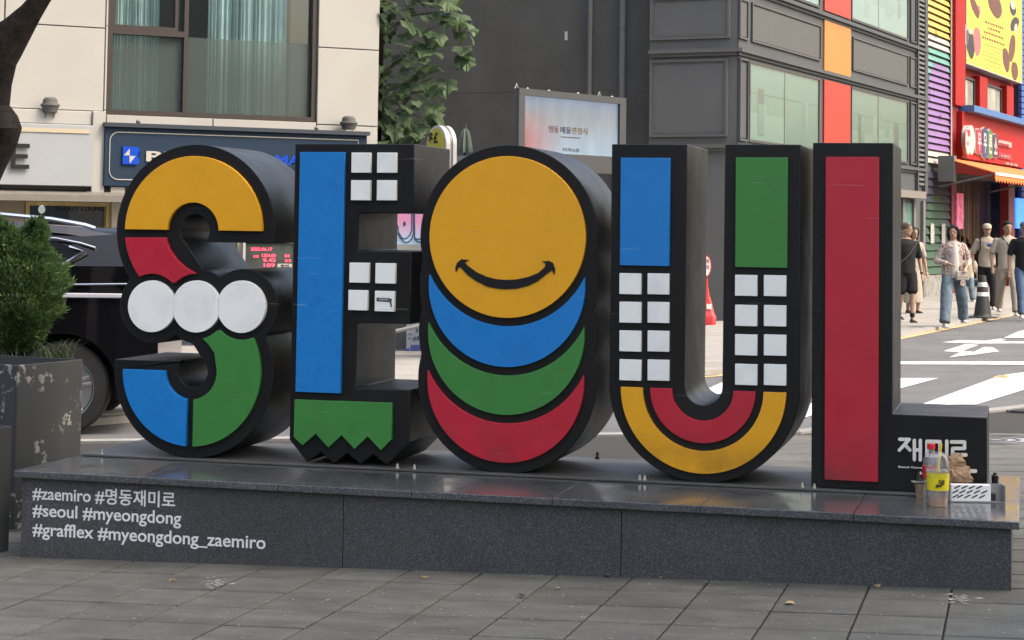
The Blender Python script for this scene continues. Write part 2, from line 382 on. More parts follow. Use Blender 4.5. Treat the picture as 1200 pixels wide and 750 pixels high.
# front edge of the cap: z of cap top
CAPZ = PZ-0.012
r_ = ray(1195, 614); t_ = (CAPZ-EYE)/r_.z; CR = CAMP+r_*t_
r_ = ray(22, 550); t_ = (CAPZ-EYE)/r_.z; CL = CAMP+r_*t_
CY0 = (CR.y+CL.y)/2
PL, PR = CL.x, CR.x
print('plinth', PL, PR, 'front y', CR.y, CL.y, 'LY', LY, 'PZ', PZ)
PB = LY+0.86                                 # back edge of the cap
# tiles one by one
tile_me = []
TS = 0.342
for k in range(5):
    mb = MB(); h = TS/2-0.0042
    j = [random.uniform(-.0015, .0015) for _ in range(4)]
    hy = h-.0035; ring = [(-h, -hy), (h, -hy), (h, hy), (-h, hy)]
    b_ = 0.004
    mb.loft([[(x, y, -.02) for x, y in ring], [(x, y, -.003+j[i]*.3) for i, (x, y) in enumerate(ring)], [(x*(1-b_/h), y*(1-b_/h), j[i]*.4) for i, (x, y) in enumerate(ring)]], smooth=False)
    me = mb.mesh('paving_tile', Vector((0, 0, 0))); me.materials.append(M_TILE); tile_me.append(me)
TX0 = G(925, 682).x; TY0 = G(1000, 700.7).y-TS*3
cells = []
for i in range(-40, 12):
    for j in range(-8, 40):
        x = TX0+(i+.5)*TS; y = TY0+(j+.5)*TS
        P = gp(x, y); px, py, d = project(P)
        if d < 3: continue
        # kerb limit
        def side(a, b, p): return (b.x-a.x)*(p.y-a.y)-(b.y-a.y)*(p.x-a.x)
        inside = side(kl, k1, P) < 0 and (side(k1, kr, P) < 0) and all(side(a, b, Vector((x+sx*.17, y+sy*.17, 0))) < 0 for a, b in ((k0, k1), (k1, k2)) for sx in (-1, 1) for sy in (-1, 1))
        if not inside: continue
        if PL+.22 < x < PR-.22 and CY0+.22 < y < PB-.22: continue
        cells.append((x, y, px, py, d))
vis = [c for c in cells if -60 < c[2] < 1260 and c[3] < 800]
# nearest ones the camera can see first; hidden behind the plinth face are skipped
def hidden(c):
    x, y, px, py, d = c
    return y > CY0 and py > 555+max(0, (px-400))*0.05 and 40 < px < 1180
vis = [c for c in vis if not hidden(c)]
vis.sort(key=lambda c: c[4])
rot = Vector((0, 0, 1)).rotation_difference(GN).to_euler()
for n_, c in enumerate(vis[:300]):
    o = bpy.data.objects.new('paving_tile', random.choice(tile_me)); COL.objects.link(o)
    o.parent = pav; p = gp(c[0], c[1], random.uniform(-.0015, .001)); o.location = p-WO[pav.name]; o.rotation_euler = rot
print('tiles', len(vis))
rest = set((round(c[0], 3), round(c[1], 3)) for c in vis[:300])
mb = MB()
for c in cells:
    if (round(c[0], 3), round(c[1], 3)) in rest: continue
    h = TS/2-.006; P = [gp(c[0]+sx*h, c[1]+sy*(h-.004), -.0005) for sx, sy in ((-1, -1), (1, -1), (1, 1), (-1, 1))]
    mb.hexa([p-Vector((0, 0, .01)) for p in P]+P)
mb.build('paving_tile', M_TILE, pav, kind='stuff', fix=False)
# far paving joints (real relief, one mesh)
mb = MB()
fd = Vector((f1.x-f0.x, f1.y-f0.y, 0)).normalized(); fn = Vector((-fd.y, fd.x, 0))
def inpoly(p, poly):
    c = False; n = len(poly)
    for i in range(n):
        a, b = poly[i], poly[(i+1) % n]
        if (a.y > p.y) != (b.y > p.y) and p.x < (b.x-a.x)*(p.y-a.y)/(b.y-a.y)+a.x: c = not c
    return c
for i in range(-14, 46):
    for j in range(0, 36):
        q = Vector((f0.x, f0.y, 0))+fd*(i*.6)+fn*(.2+j*.6)
        cs = [q, q+fd*.59, q+fd*.59+fn*.59, q+fn*.59]
        if all(inpoly(c, far) for c in cs):
            P = [gp(c.x, c.y, .0) for c in cs]; mb.hexa([p-Vector((0, 0, .011)) for p in P]+P)
mb.build('paving_slab', mat('far_slab', (0.23, 0.222, 0.205), 0.8, var=0.10, vscale=3, bump=.2, bscale=30, dirt=(0.16, 0.155, 0.14, 1), dirt_scale=1.2, dirt_amt=.5), farp, kind='stuff', fix=False)
# drain grate and manhole cover behind the plinth
mh = thing('manhole_cover', G(1172, 517), 'round ringed manhole cover in the pavement behind the right end of the plinth', 'manhole cover')
c = G(1168, 516); mb = MB()
for k, rr in enumerate((.34, .26, .17, .08)):
    ring = [c+Vector((math.cos(a)*rr, math.sin(a)*rr, 0)) for a in [2*PI*i/28 for i in range(28)]]
    ring2 = [c+Vector((math.cos(a)*(rr-.03), math.sin(a)*(rr-.03), 0)) for a in [2*PI*i/28 for i in range(28)]]
    mb.loft([[gp(p.x, p.y, 0) for p in ring], [gp(p.x, p.y, .007) for p in ring], [gp(p.x, p.y, .007) for p in ring2], [gp(p.x, p.y, 0) for p in ring2]], closed=False, smooth=False)
mb.build('ring', M_GRATE, mh)
mb = MB(); mb.loft([[gp(c.x+math.cos(a)*r2, c.y+math.sin(a)*r2, z) for a in [2*PI*i/28 for i in range(28)]] for r2, z in ((.36, -.005), (.36, .003))], smooth=False)
mb.build('lid', mat('manhole_steel', (.3, .3, .29), .6, metal=.3, var=.1), mh)
gr = thing('drain_grate', G(1185, 484), 'dark slotted drain grate along the kerb right of the last letter', 'drain grate')
d_ = (k2-k1).normalized(); n_ = Vector((-d_.y, d_.x, 0)); mb = MB(); c0 = k2-d_*.1-n_*.22
for i in range(22):
    p = c0+d_*(i*.05); mb.obox(gp(p.x, p.y, .002), d_, n_, (0, 0, 1), .014, .1, .006)
mb.build('slat', M_GRATE, gr)
mb = MB()
for s_ in (-1, 1):
    p = c0+d_*.525+n_*s_*.115; mb.obox(gp(p.x, p.y, .003), d_, n_, (0, 0, 1), .57, .012, .008)
mb.build('frame', M_GRATE, gr)

# ================================================================== PLINTH
pl = thing('plinth', gp((PL+PR)/2, LY), 'long low dark granite plinth with hashtags printed on it under the five big letters', 'plinth')
ZB = -0.5
CT = 0.033                                    # cap thickness
BX0, BX1, BY0, BY1 = PL+.03, PR-.035, CY0+.035, PB-.03
BF = Fr((0, BY0), u=(1, 0, 0))
jx = [BX0, BF.pix(402, 620)[0], BF.pix(728, 620)[0], BX1]
for i in range(3):
    a = jx[i]+(0.0015 if i else 0); b = jx[i+1]-(0.0015 if i < 2 else 0)
    mb = MB(); mb.box(a, b, BY0, BY0+.03, ZB, CAPZ-CT); mb.build('front_panel', M_GRAN, pl, bevel=.002)
for x in (BX0, BX1-.03):
    mb = MB(); mb.box(x, x+.03, BY0+.032, BY1, ZB, CAPZ-CT); mb.build('end_panel', M_GRAN, pl, bevel=.002)
mb = MB(); mb.box(BX0, BX1, BY1, BY1+.03, ZB, CAPZ-CT); mb.build('back_panel', M_GRAN, pl)
mb = MB(); mb.box(BX0+.035, BX1-.035, BY0+.035, BY1-.005, ZB, CAPZ-CT-.002); mb.build('core', M_JOINT, pl)
CF = Fr((0, CY0), u=(1, 0, 0))
cx = [PL]+[CF.pix(x, y)[0] for x, y in ((165, 558), (325, 566), (482, 574), (647, 583), (820, 592), (1000, 603))]+[PR]
for i in range(7):
    a = cx[i]+.0012; b = cx[i+1]-.0012
    mb = MB(); mb.box(a, b, CY0, LY-.06, CAPZ-CT, CAPZ+random.uniform(-.0008, .0008)); mb.build('cap_slab', M_GRANP, pl, bevel=.004)
    mb = MB(); mb.box(a, b, LY-.058, PB, CAPZ-CT, CAPZ-.001); mb.build('cap_slab', M_GRANP, pl)
bp = thing('base_plate', (LY*0+(PL+PR)/2, LY, CAPZ), 'long dark painted steel plate bolted on the plinth under the letters', 'base plate')
PX0 = LF.pix(100, 534)[0]
mb = MB(); mb.box(PX0, LF.pix(1170, 580)[0], LY-.05, LY+.74, CAPZ+.0005, PZ); mb.build('plate', M_PLATE, bp, bevel=.003)
for px, py in [(123, 534), (468, 546), (488, 546), (751, 558), (757, 558), (941, 569), (955, 571), (1148, 580)]:
    if 350 < px < 1170 or px == 123:
        x = LF.pix(px, py)[0]; mb = MB(); y = LY-.028
        mb.lathe((x, y, PZ), [(.011, 0), (.011, .008), (.007, .008), (.007, .022), (.001, .024)], 8); mb.build('bolt', M_STEEL, bp)
for px in (180, 505, 640, 752, 930):
    x = LF.pix(px, 545)[0]+.1; mb = MB(); mb.lathe((x, LY+.70, PZ), [(.014, 0), (.014, .01), (.009, .01), (.009, .035), (.001, .037)], 8); mb.build('bolt', M_GRATE, bp)
# printed lettering
def ptxt(s, x0, y0, x1, y1, yb, bold=.012):
    a = BF.pix(x0, y0); b = BF.pix(x1, y1)
    text_mesh(s, 'lettering', M_LET, BF, a[0], b[0], BF.pix(*yb)[1], a[1], .0005, .0015, bold, pl)
ptxt('#zaemiro #명동재미로', 38.5, 567.5, 205.5, 583, (41, 586.5))
ptxt('#seoul #myeongdong', 38.5, 590, 212.5, 606, (41, 609.5))
ptxt('#grafflex #myeongdong_zaemiro', 38.5, 612, 311.5, 628, (41, 632))

# ================================================================== LETTERS
DEP = 0.61; RT = 0.026
GRP = 'giant block letters on the plinth'
def kz(px): return (A(px, 300)[1]-A(px, 340)[1])/40
def letter(name, poly, label):
    u0 = min(p[0] for p in poly); u1 = max(p[0] for p in poly)
    t = thing(name, ((u0+u1)/2, LY+DEP/2, PZ), label, 'letter sculpture', GRP)
    mb = MB(); mb.fprism(LF, poly, -DEP, 0); mb.build('body', M_BLK, t, bevel=.004)
    return t
def inlay(t, poly, m, name='colour_panel', label=None, th=RT):
    mb = MB(); mb.fprism(LF, poly, 0.0006, th); return mb.build(name, m, t, bevel=.0015, label=label)
# --- S
k = kz(229)
C1 = A(228.3, 269.8); C2 = A(226, 435); W = [A(180, 358.8), A(232, 359), A(284.8, 359.3)]
Ro, Ry, Ri, Rh = 101*k, 87.2*k, 32.5*k, 18.5*k; rw = 30.4*k; ro = 43.8*k
def isect_y(c, r, z): return math.degrees(math.asin((z-c[1])/r))
a_t = isect_y(C1, Ro, C1[1]-13.8*k)
def circ_x(c1, r1, c2, r2):
    dx, dz = c2[0]-c1[0], c2[1]-c1[1]; d = math.hypot(dx, dz); a = (r1*r1-r2*r2+d*d)/(2*d); h = math.sqrt(max(r1*r1-a*a, 0))
    mx, mz = c1[0]+a*dx/d, c1[1]+a*dz/d
    return [(mx-h*dz/d, mz+h*dx/d), (mx+h*dz/d, mz-h*dx/d)]
def ang(c, p): return math.degrees(math.atan2(p[1]-c[1], p[0]-c[0]))
pa = min(circ_x(C1, Ro, W[0], ro), key=lambda p: p[0]); pb = max(circ_x(C2, Ro, W[2], ro), key=lambda p: p[0])
p12 = min(circ_x(W[0], ro, W[1], ro), key=lambda p: p[1]); p23 = max(circ_x(W[1], ro, W[2], ro), key=lambda p: p[1])
S = arc(C1, Ro, a_t, ang(C1, pa) % 360, 60)
S += arc(W[0], ro, ang(W[0], pa) % 360, ang(W[0], p12) % 360, 30)[1:]
S += arc(W[1], ro, ang(W[1], p12) % 360, 262, 8)[1:]
S += arc(C2, Rh, 50, -229, 40)
S += [(A(133.3, 421)[0], A(133.3, 421)[1])]
zt = A(133.3, 421)[1]; S[-1] = (C2[0]-math.sqrt(Ro**2-(zt-C2[1])**2), zt)
hz = S[-2]; S[-2] = (hz[0], zt)
S += arc(C2, Ro, 180-isect_y(C2, Ro, zt), 360+ang(C2, pb), 60)[1:]
S += arc(W[2], ro, ang(W[2], pb), ang(W[2], p23), 26)[1:]
S += arc(W[1], ro, ang(W[1], p23), 84, 8)[1:]
S += arc(C1, Rh, 228, -49, 40)
S[-1] = (S[-1][0], C1[1]-13.8*k)
sL = letter('letter_s', S, 'giant black letter S with three white dots across its middle, first letter of the row')
inlay(sL, arc(C1, Ry, 0, 180, 48)+arc(C1, Ri, 180, 0, 24), M_YEL, label='yellow half-ring panel')
z0 = A(144, 278.2)[1]
qq = min(circ_x(C1, Ry, W[0], 38.3*k), key=lambda p: p[0])
rd = arc(C1, Ry, 180-isect_y(C1, Ry, z0), ang(C1, qq) % 360, 12)
rd += arc(W[0], 38.3*k, ang(W[0], qq), 46, 12)[1:]+arc(W[1], 38.3*k, 133, 92, 8)
rd += [A(229.8, 319.5), A(219, 313), A(209.5, 304.5), A(202, 294), A(197.6, 283.6), A(196.5, 278.2)]
inlay(sL, rd, M_RED, label='red curved panel')
xs_ = A(220.8, 480)[0]
bl = [(C2[0]-Ry, C2[1])]+arc(C2, Ry, 180, 270-math.degrees(math.asin((C2[0]-xs_)/Ry)), 24)[1:]+arc(C2, Ri, 270-math.degrees(math.asin((C2[0]-xs_)/Ri)), 180, 16)
inlay(sL, bl, M_BLU, label='blue quarter-ring panel')
xg = A(228.7, 480)[0]; q3 = max(circ_x(C2, Ry, W[2], 38.3*k), key=lambda p: p[0])
gn = arc(C2, Ry, 270+math.degrees(math.asin((xg-C2[0])/Ry)), 360+ang(C2, q3), 36)
gn += arc(W[2], 38.3*k, ang(W[2], q3), -134, 14)[1:]+arc(W[1], 38.3*k, -47, -76, 6)
gn += [A(247.5, 404.5), A(253.5, 413.5)]+arc(C2, Ri, 15, -90+math.degrees(math.asin((xg-C2[0])/Ri)), 14)
inlay(sL, gn, M_GRN, label='green curved panel')
for i, c in enumerate(W):
    # the three discs overlap: cut each at its neighbour
    o = 0.003*0
    pts = arc(c, rw, 0, 360, 48)[:-1]
    if i: 
        mx = (W[i-1][0]+c[0])/2+.0006; pts = [(max(p[0], mx), p[1]) for p in pts]
    if i < 2:
        mx = (W[i+1][0]+c[0])/2-.0006; pts = [(min(p[0], mx), p[1]) for p in pts]
    q = []
    for p in pts:
        if not q or math.hypot(p[0]-q[-1][0], p[1]-q[-1][1]) > 1e-4: q.append(p)
    inlay(sL, q, M_WHT, 'white_disc')
# --- E
def poly(*p): return [A(x, y) for x, y in p]
xl = A(342.5, 340)[0]; xst = A(419.5, 330)[0]; xu = A(485.3, 200)[0]; xm = A(481.5, 340)[0]; xf = A(480, 490)[0]; ztop = A(600, 169)[1]
def Z(px, py): return A(px, py)[1]
zig = [(453.2, 545), (437.2, 532.3), (422.4, 544.5), (407, 531), (391.6, 543.6), (376.2, 530), (359.5, 541.5)]
Eo = [(xl, ztop), (xu, ztop), (xu, Z(485, 250)), (xst, Z(485, 250)), (xst, Z(482, 295)), (xm, Z(482, 295)), (xm, Z(482, 380)), (xst, Z(482, 380)), (xst, Z(480, 457)), (xf, Z(480, 457)), (xf, Z(478, 519))]
Eo += [A(*p) for p in zig] + [(xl, Z(338, 515))]
eL = letter('letter_e', Eo, 'giant black letter E with a tall blue bar and a zigzag green foot, second letter')
bu0, bu1 = A(351, 320)[0], A(403.3, 320)[0]
inlay(eL, [(bu0, Z(380, 178.5)), (bu1, Z(380, 178.5)), (bu1, Z(400, 460.6)), (bu0, Z(400, 460.6))], M_BLU, label='tall blue panel')
gz_ = [(448.2, 527), (432.8, 511), (417.4, 525.5), (402.2, 509.4), (386.8, 524), (372, 507.6), (356.6, 521.5)]
inlay(eL, [A(347.3, 467.7), A(461, 471.8), A(460.4, 514.5)]+[A(*p) for p in gz_]+[A(346.2, 511.5)], M_GRN, label='green zigzag panel')
def squares(t, specs):
    for x0, y0, x1, y1 in specs:
        a = A(x0, y0); b = A(x1, y1); inlay(t, [(a[0], a[1]), (b[0], a[1]), (b[0], b[1]), (a[0], b[1])], M_WHT, 'white_square')
sq = [(414, 179, 435.7, 202.6), (444, 179, 466, 202.7), (413.5, 211.2, 435.4, 234.9), (443.7, 211.2, 465.6, 235), (411.6, 307.6, 433.8, 331.4), (442, 308.2, 464.7, 332.4), (410.4, 339.6, 432.3, 363.7), (441.3, 340.6, 463.7, 365)]
squares(eL, sq)
stm = MB()
def ep(x, y): return A(400+x/8.333, 290+y/8.333)
stm.fprism(LF, [ep(*p) for p in ((362, 487), (480, 492), (515, 503), (505, 520), (512, 580), (500, 582), (488, 530), (362, 523))], RT+.0004, RT+.002)
so = stm.build('sticker', mat('sticker_grey', (.05, .05, .05), .5), eL, label='small grey torch drawing stuck on the lowest white square')
stm = MB(); stm.fprism(LF, [ep(*p) for p in ((385, 496), (470, 500), (480, 515), (385, 513))], RT+.0022, RT+.003); stm.build('sticker', mat('sticker_light', (.3, .3, .31), .5), eL)
# --- O
k = kz(595); xc = sum(A(x, y)[0] for x, y in ((595.6, 277.6), (594.6, 335), (593.4, 390), (592.8, 446)))/4
oc = [(xc, Z(595, 277.6)), (xc, Z(595, 334.8)), (xc, Z(594, 390.5)), (xc, Z(593, 446.2))]
r = 94.8*k; rb = 108.3*k; ri = 104.6*k
right = []
h0 = oc[0]
right += arc(oc[0], rb, 90, ang(oc[0], max(circ_x(oc[0], rb, oc[1], rb), key=lambda p: p[0])), 24)
for i in (1, 2):
    a1 = ang(oc[i], max(circ_x(oc[i-1], rb, oc[i], rb), key=lambda p: p[0])); a2 = ang(oc[i], max(circ_x(oc[i], rb, oc[i+1], rb), key=lambda p: p[0]))
    right += arc(oc[i], rb, a1, a2, 8)[1:]
a1 = ang(oc[3], max(circ_x(oc[2], rb, oc[3], rb), key=lambda p: p[0])); right += arc(oc[3], rb, a1, -90, 28)[1:]
left = [(2*xc-x, z) for x, z in reversed(right)][1:-1]
oL = letter('letter_o', right+left, 'giant black letter O with a smiling yellow disc over blue, green and red crescents')
yd = inlay(oL, arc(oc[0], r, 0, 360, 80)[:-1], M_YEL, 'face_disc', 'yellow smiling disc')
for i, (mm, nm) in enumerate(((M_BLU, 'blue'), (M_GRN, 'green'), (M_RED, 'red'))):
    q = max(circ_x(oc[i+1], r, oc[i], ri), key=lambda p: p[0])
    a1 = ang(oc[i+1], q); b1 = ang(oc[i], q)
    inlay(oL, arc(oc[i+1], r, a1, -180-a1, 60)+arc(oc[i], ri, -180-b1, b1, 60)[1:-1], mm, 'crescent', nm+' crescent')
mb = MB()
def sp(x, y): return A(480+x/3.75, 150+y/3.75)
up = [(232, 612), (262, 645), (300, 672), (350, 697), (400, 706), (430, 708), (480, 705), (530, 692), (570, 672), (600, 648), (632, 625), (643, 645), (646, 620), (636, 592), (618, 583), (588, 586), (605, 596), (600, 612), (570, 637), (530, 653), (480, 664), (430, 667), (385, 663), (345, 653), (300, 632), (262, 604), (250, 590), (270, 580), (235, 576), (216, 592), (208, 615), (212, 634), (222, 612)]
mb.fprism(LF, [sp(*p) for p in up], RT+.0004, RT+.005); mb.build('smile', M_SMILE, oL)
# --- U
uc = A(824, 456.8); k = kz(824)
x0, x1, x2, x3 = A(715.6, 300)[0], A(804.6, 300)[0], A(848.8, 300)[0], A(938, 300)[0]
Rb = (x3-x0)/2; ucx = (x0+x3)/2; Rin = (x2-x1)/2
uz = Z(824, 566)+Rb
zU = Z(760, 169)
U_ = [(x0, zU)]+arc((ucx, uz), Rb, 180, 360, 72)+[(x3, zU), (x2, zU)]+arc((ucx, uz), Rin, 0, -180, 36)+[(x1, zU)]
uL = letter('letter_u', U_, 'giant black letter U with white squares on both stems and yellow and red base arcs')
uc = (ucx, Z(824, 456.3))
inlay(uL, [(A(728.1, 250)[0], Z(757, 185.2)), (A(785.9, 250)[0], Z(757, 185.2)), (A(785.9, 250)[0], Z(757, 311.3)), (A(728.1, 250)[0], Z(757, 311.3))], M_BLU, label='blue panel')
inlay(uL, [(A(862.8, 250)[0], Z(890, 184.8)), (A(923.6, 250)[0], Z(890, 184.8)), (A(923.6, 250)[0], Z(890, 313.3)), (A(862.8, 250)[0], Z(890, 313.3))], M_GRN, label='green panel')
sq = []
for ya, yb in ((320, 345), (353.4, 378.4), (387, 412), (420.8, 446)):
    sq += [(727.2, ya-.1, 752.3, yb-.1), (760.1, ya+.1, 785, yb+.1)]
for ya, yb in ((322, 347), (357, 382.3), (391.4, 416.6), (426, 451.4)):
    sq += [(862.3, ya-.1, 888, yb-.1), (896, ya+.2, 921.9, yb+.2)]
squares(uL, sq)
ra, rb2, rc, rd2 = 97.3*k, 71.2*k, 62.0*k, 36.2*k
inlay(uL, arc(uc, ra, 180, 360, 64)+arc(uc, rb2, 360, 180, 48), M_YEL, 'colour_arc', 'yellow arc')
inlay(uL, arc(uc, rc, 180, 360, 48)+arc(uc, rd2, 360, 180, 36), M_RED, 'colour_arc', 'red arc')
# --- L
xa, xb, xc_ = A(951.6, 370)[0], A(1046.4, 330)[0], A(1156.6, 520)[0]
zL = Z(1000, 167.4); zf = Z(1100, 487.3)
lL = letter('letter_l', [(xa, zL), (xb, zL), (xb, zf), (xc_, zf), (xc_, PZ), (xa, PZ)], 'giant black letter L with long red bar and Korean lettering on its foot')
u0, u1 = A(967.6, 370)[0], A(1030, 370)[0]
inlay(lL, [(u0, Z(1000, 184.2)), (u1, Z(1000, 184.2)), (u1, Z(1000, 562.8)), (u0, Z(1000, 562.8))], M_RED, label='long red panel')
M_HG = mat('white_relief_letters', col(225, 222, 212), 0.6, dirt=col(150, 145, 135), dirt_scale=20, dirt_amt=.5)
def lp(x, y): return A(1020+x/5, 460+y/5)
wdt = 19/5*kz(1090)
mb = MB()
for i, st in enumerate([[(172, 273), (228, 274), (170, 337)], [(205, 308), (232, 336)], [(258, 280), (258, 392)], [(258, 335), (292, 336)], [(293, 280), (293, 394)],
           [(332, 285), (332, 368), (408, 370), (408, 287), (332, 285)], [(448, 284), (448, 396)], [(476, 288), (552, 289), (552, 326), (482, 326), (482, 362), (560, 364)], [(520, 372), (520, 452)], [(430, 456), (616, 459)]]):
    stroke(mb, LF, [lp(*p) for p in st], wdt, .0006, .008+.0011*i)
mb.build('korean_lettering', M_HG, lL)
a = lp(162, 431); b = lp(400, 448)
text_mesh('Seoul Comics Road', 'lettering', M_HG, LF, a[0], b[0], b[1]-.002, a[1]+.002, .0006, .002, .03, lL)

# ================================================================== BACKGROUND BUILDINGS
M_GREYW = mat('dark_grey_render', (0.072, 0.073, 0.071), 0.85, spec=.25, var=0.10, vscale=1.4, bump=0.15, bscale=12, dirt=(0.085, 0.083, 0.08, 1), dirt_scale=.7, dirt_amt=.5)
M_GREYP = mat('grey_panel_paint', (0.115, 0.117, 0.117), 0.6, spec=.3, var=0.05, vscale=1.2, dirt=(0.1, 0.1, 0.098, 1), dirt_scale=.9, dirt_amt=.4)
M_GREYL = mat('grey_cladding', (0.053, 0.059, 0.064), 0.6, spec=.3, var=0.06, vscale=1.3, dirt=(0.05, 0.05, 0.049, 1), dirt_scale=1.1, dirt_amt=.5)
M_TGLASS = mat('teal_glass', (0.10, 0.19, 0.172), 0.05, spec=.5, var=0.3, vscale=.7, stretch=(1, 1, 2.2), dirt=(0.2, 0.30, 0.28, 1), dirt_scale=.5, dirt_amt=.5)  # pale blotches mixed into the glass colour imitate reflections
M_DKFR = mat('dark_window_frame', (0.035, 0.033, 0.032), 0.5)
M_ORG = mat('orange_red_panel', col(146, 46, 34), 0.4, spec=.25, var=0.05, vscale=1)
M_AMB = mat('amber_panel', col(162, 106, 46), 0.4, spec=.25, var=0.05, vscale=1)
M_GREYS = mat('grey_spandrel', (.066, .067, .068), .55, spec=.3, var=.07, vscale=1.5, dirt=(.045, .045, .045, 1), dirt_scale=1.5, dirt_amt=.6)
M_LOUV = mat('louvre_grey', (0.10, 0.1, 0.097), 0.6)
M_DARK = mat('dark_interior', (0.02, 0.02, 0.02), 0.9)
corner = G(862, 376)
GR = Fr(corner, 26); GL = Fr(corner, -64)
gb = thing('grey_building', (corner.x, corner.y, corner.z), 'tall dark grey corner building with teal windows and red and amber wall panels', 'building')
ZT = 9.5; ZG = corner.z-.6
uR = GR.pix(1083, 150)[0]; uLp = GL.pix(761, 100)[0]
mb = MB()
a, b, c_, d_ = GR.P(0, 0), GR.P(uR, 0), GR.P(uR, 0, -6), GL.P(uLp+.0, 0)
pts = [GR.P(0, 0), GR.P(uR, 0), GR.P(uR, 0)-GR.n*9, GL.P(uLp, 0)-GL.n*9, GL.P(uLp, 0)]
mb.loft([[Vector((p.x, p.y, z)) for p in pts] for z in (ZG, ZT)], smooth=False); mb.build('wall', M_GREYP, gb)
uLw = GL.pix(330, 100, -.35)[0]
mb = MB(); mb.fbox(GL, uLp+.003, uLw, ZG, ZT, -.8, -.35); mb.build('side_wall', M_GREYW, gb)
# cornices
def zc(fr, px, py): return fr.pix(px, py)[1]
z_low = zc(GR, 862, 171); z_mid = zc(GR, 862, 58); z_up = zc(GR, 862, -19)
print('cornice heights', z_low, z_mid, z_up, 'ground', corner.z)
for z in (z_low, z_mid, z_up):
    for fr, ue, o in ((GR, uR-.02, .10), (GL, uLp-.02, .10)):
        mb = MB()
        mb.fbox(fr, -.10, ue, z-.035, z+.035, .0, o+.02); mb.fbox(fr, -.07, ue-.03, z-.095, z-.037, .0, o-.04); mb.build('cornice', M_GREYL if fr is GR else M_GREYP, gb)
# cladding band on the sunny side (thin skin so that it can have its own grey)
for z0_, z1_ in ((z_low+.04, z_mid-.10), (z_mid+.04, z_up-.1), (z_up+.04, ZT)):
    mb = MB(); mb.fbox(GR, .004, uR-.004, z0_, z1_, .001, .02); mb.build('cladding', M_GREYL, gb)
mb = MB(); mb.fbox(GR, .004, uR-.004, ZG, z_low-.1, .001, .02); mb.build('cladding', M_GREYL, gb)
def molded(fr, x0, y0, x1, y1, m, out=.0, nm='wall_panel'):
    u0, u1, z0, z1 = fr.rect(x0, y0, x1, y1)
    mb = MB(); mb.ffr(fr, u0, u1, z0, z1, .045, out, out+.05); mb.ffr(fr, u0+.05, u1-.05, z0+.05, z1-.05, .02, out, out+.03)
    mb.fbox(fr, u0+.073, u1-.073, z0+.073, z1-.073, out, out+.012); return mb.build(nm, m, gb, fix=True)
def rect_at(fr, xa, xb, ztop_px, zbot_px):        # columns by pixel, heights from points given at the left column
    return
molded(GL, 763, -2, 856, 44.5, M_GREYP)
molded(GL, 762.5, 71, 853, 160, M_GREYP)
molded(GL, 762.5, -80, 856, -22, M_GREYP)
def colz(fr, px, py): return fr.pix(px, py)[1]
zr1t = colz(GR, 875, 70.5); zr1b = z_low+.10
zspt = colz(GR, 879, 2.5); zspb = colz(GR, 879, 49)
zr2b = z_up+.10; zr2t = zr2b+(zr1t-zr1b)
def gcol(x0, x1): return GR.pix(x0, 120)[0], GR.pix(x1, 120)[0]
M_REFL = [mat('reflection_teal', (.078, .165, .155), .8), mat('reflection_pale', (.12, .215, .20), .8), mat('reflection_deep', (.035, .07, .068), .8)]  # coloured layers behind the panes, painted in place of window reflections
M_PGL = glass('clear_teal_glass', (.95, .98, .98), .015, .04)
rw_ = random.Random(4)
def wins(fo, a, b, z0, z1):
    H_ = z1-z0; m_ = MB(); m_.fbox(GR, a, b, z0, z1, .0215, .024); m_.build('reflection_panel', M_REFL[0], fo)
    zb = z0+H_*.36; m_ = MB(); m_.fbox(GR, a, b, z0, zb, .0245, .028); m_.build('reflection_panel', M_REFL[1] if rw_.random() < .6 else M_REFL[0], fo)
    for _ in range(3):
        w_ = rw_.uniform(.08, .2)*(b-a)+.04; u_ = rw_.uniform(a, b-w_); t_ = z0+H_*rw_.uniform(.45, .7); m_ = MB(); m_.fbox(GR, u_, u_+w_, z0+H_*rw_.uniform(.05, .3), t_, .0285+.002*_, .030+.002*_); m_.build('reflection_panel', M_REFL[rw_.choice((0, 1, 2))], fo)
    m_ = MB(); m_.fbox(GR, a, b, z0+H_*.62, z0+H_*.63, .0245, .03); m_.build('reflection_band', M_REFL[2], fo)
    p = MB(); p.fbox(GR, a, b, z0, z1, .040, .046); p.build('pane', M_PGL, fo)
def win(x0, x1, z0, z1, split):
    u0, u1 = gcol(x0, x1)
    f = MB(); f.ffr(GR, u0, u1, z0, z1, .05, .021, .06); fo = f.build('window', M_DKFR, gb)
    us = gcol(split, split)[0]
    for a, b in ((u0+.052, us-.012), (us+.012, u1-.052)):
        wins(fo, a, b, z0+.052, z1-.052)
    p = MB(); p.fbox(GR, us-.0115, us+.0115, z0+.052, z1-.052, .022, .045); p.build('mullion', M_GREYP, fo)
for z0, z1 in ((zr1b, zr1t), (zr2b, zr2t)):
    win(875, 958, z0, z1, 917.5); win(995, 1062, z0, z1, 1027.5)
    u0, u1 = gcol(963, 994); mb = MB(); mb.fbox(GR, u0, u1, z0, z1, .021, .055); mb.build('colour_panel', M_ORG, gb, label='orange-red wall panel')
    for x0, x1 in ((863.5, 873.5), (1064.5, 1071)):
        u0, u1 = gcol(x0, x1); mb = MB(); mb.ffr(GR, u0, u1, z0, z1, .035, .02, .07); mb.fbox(GR, u0+.05, u1-.05, z0+.06, z1-.06, .02, .035); mb.build('pilaster_panel', M_GREYL, gb)
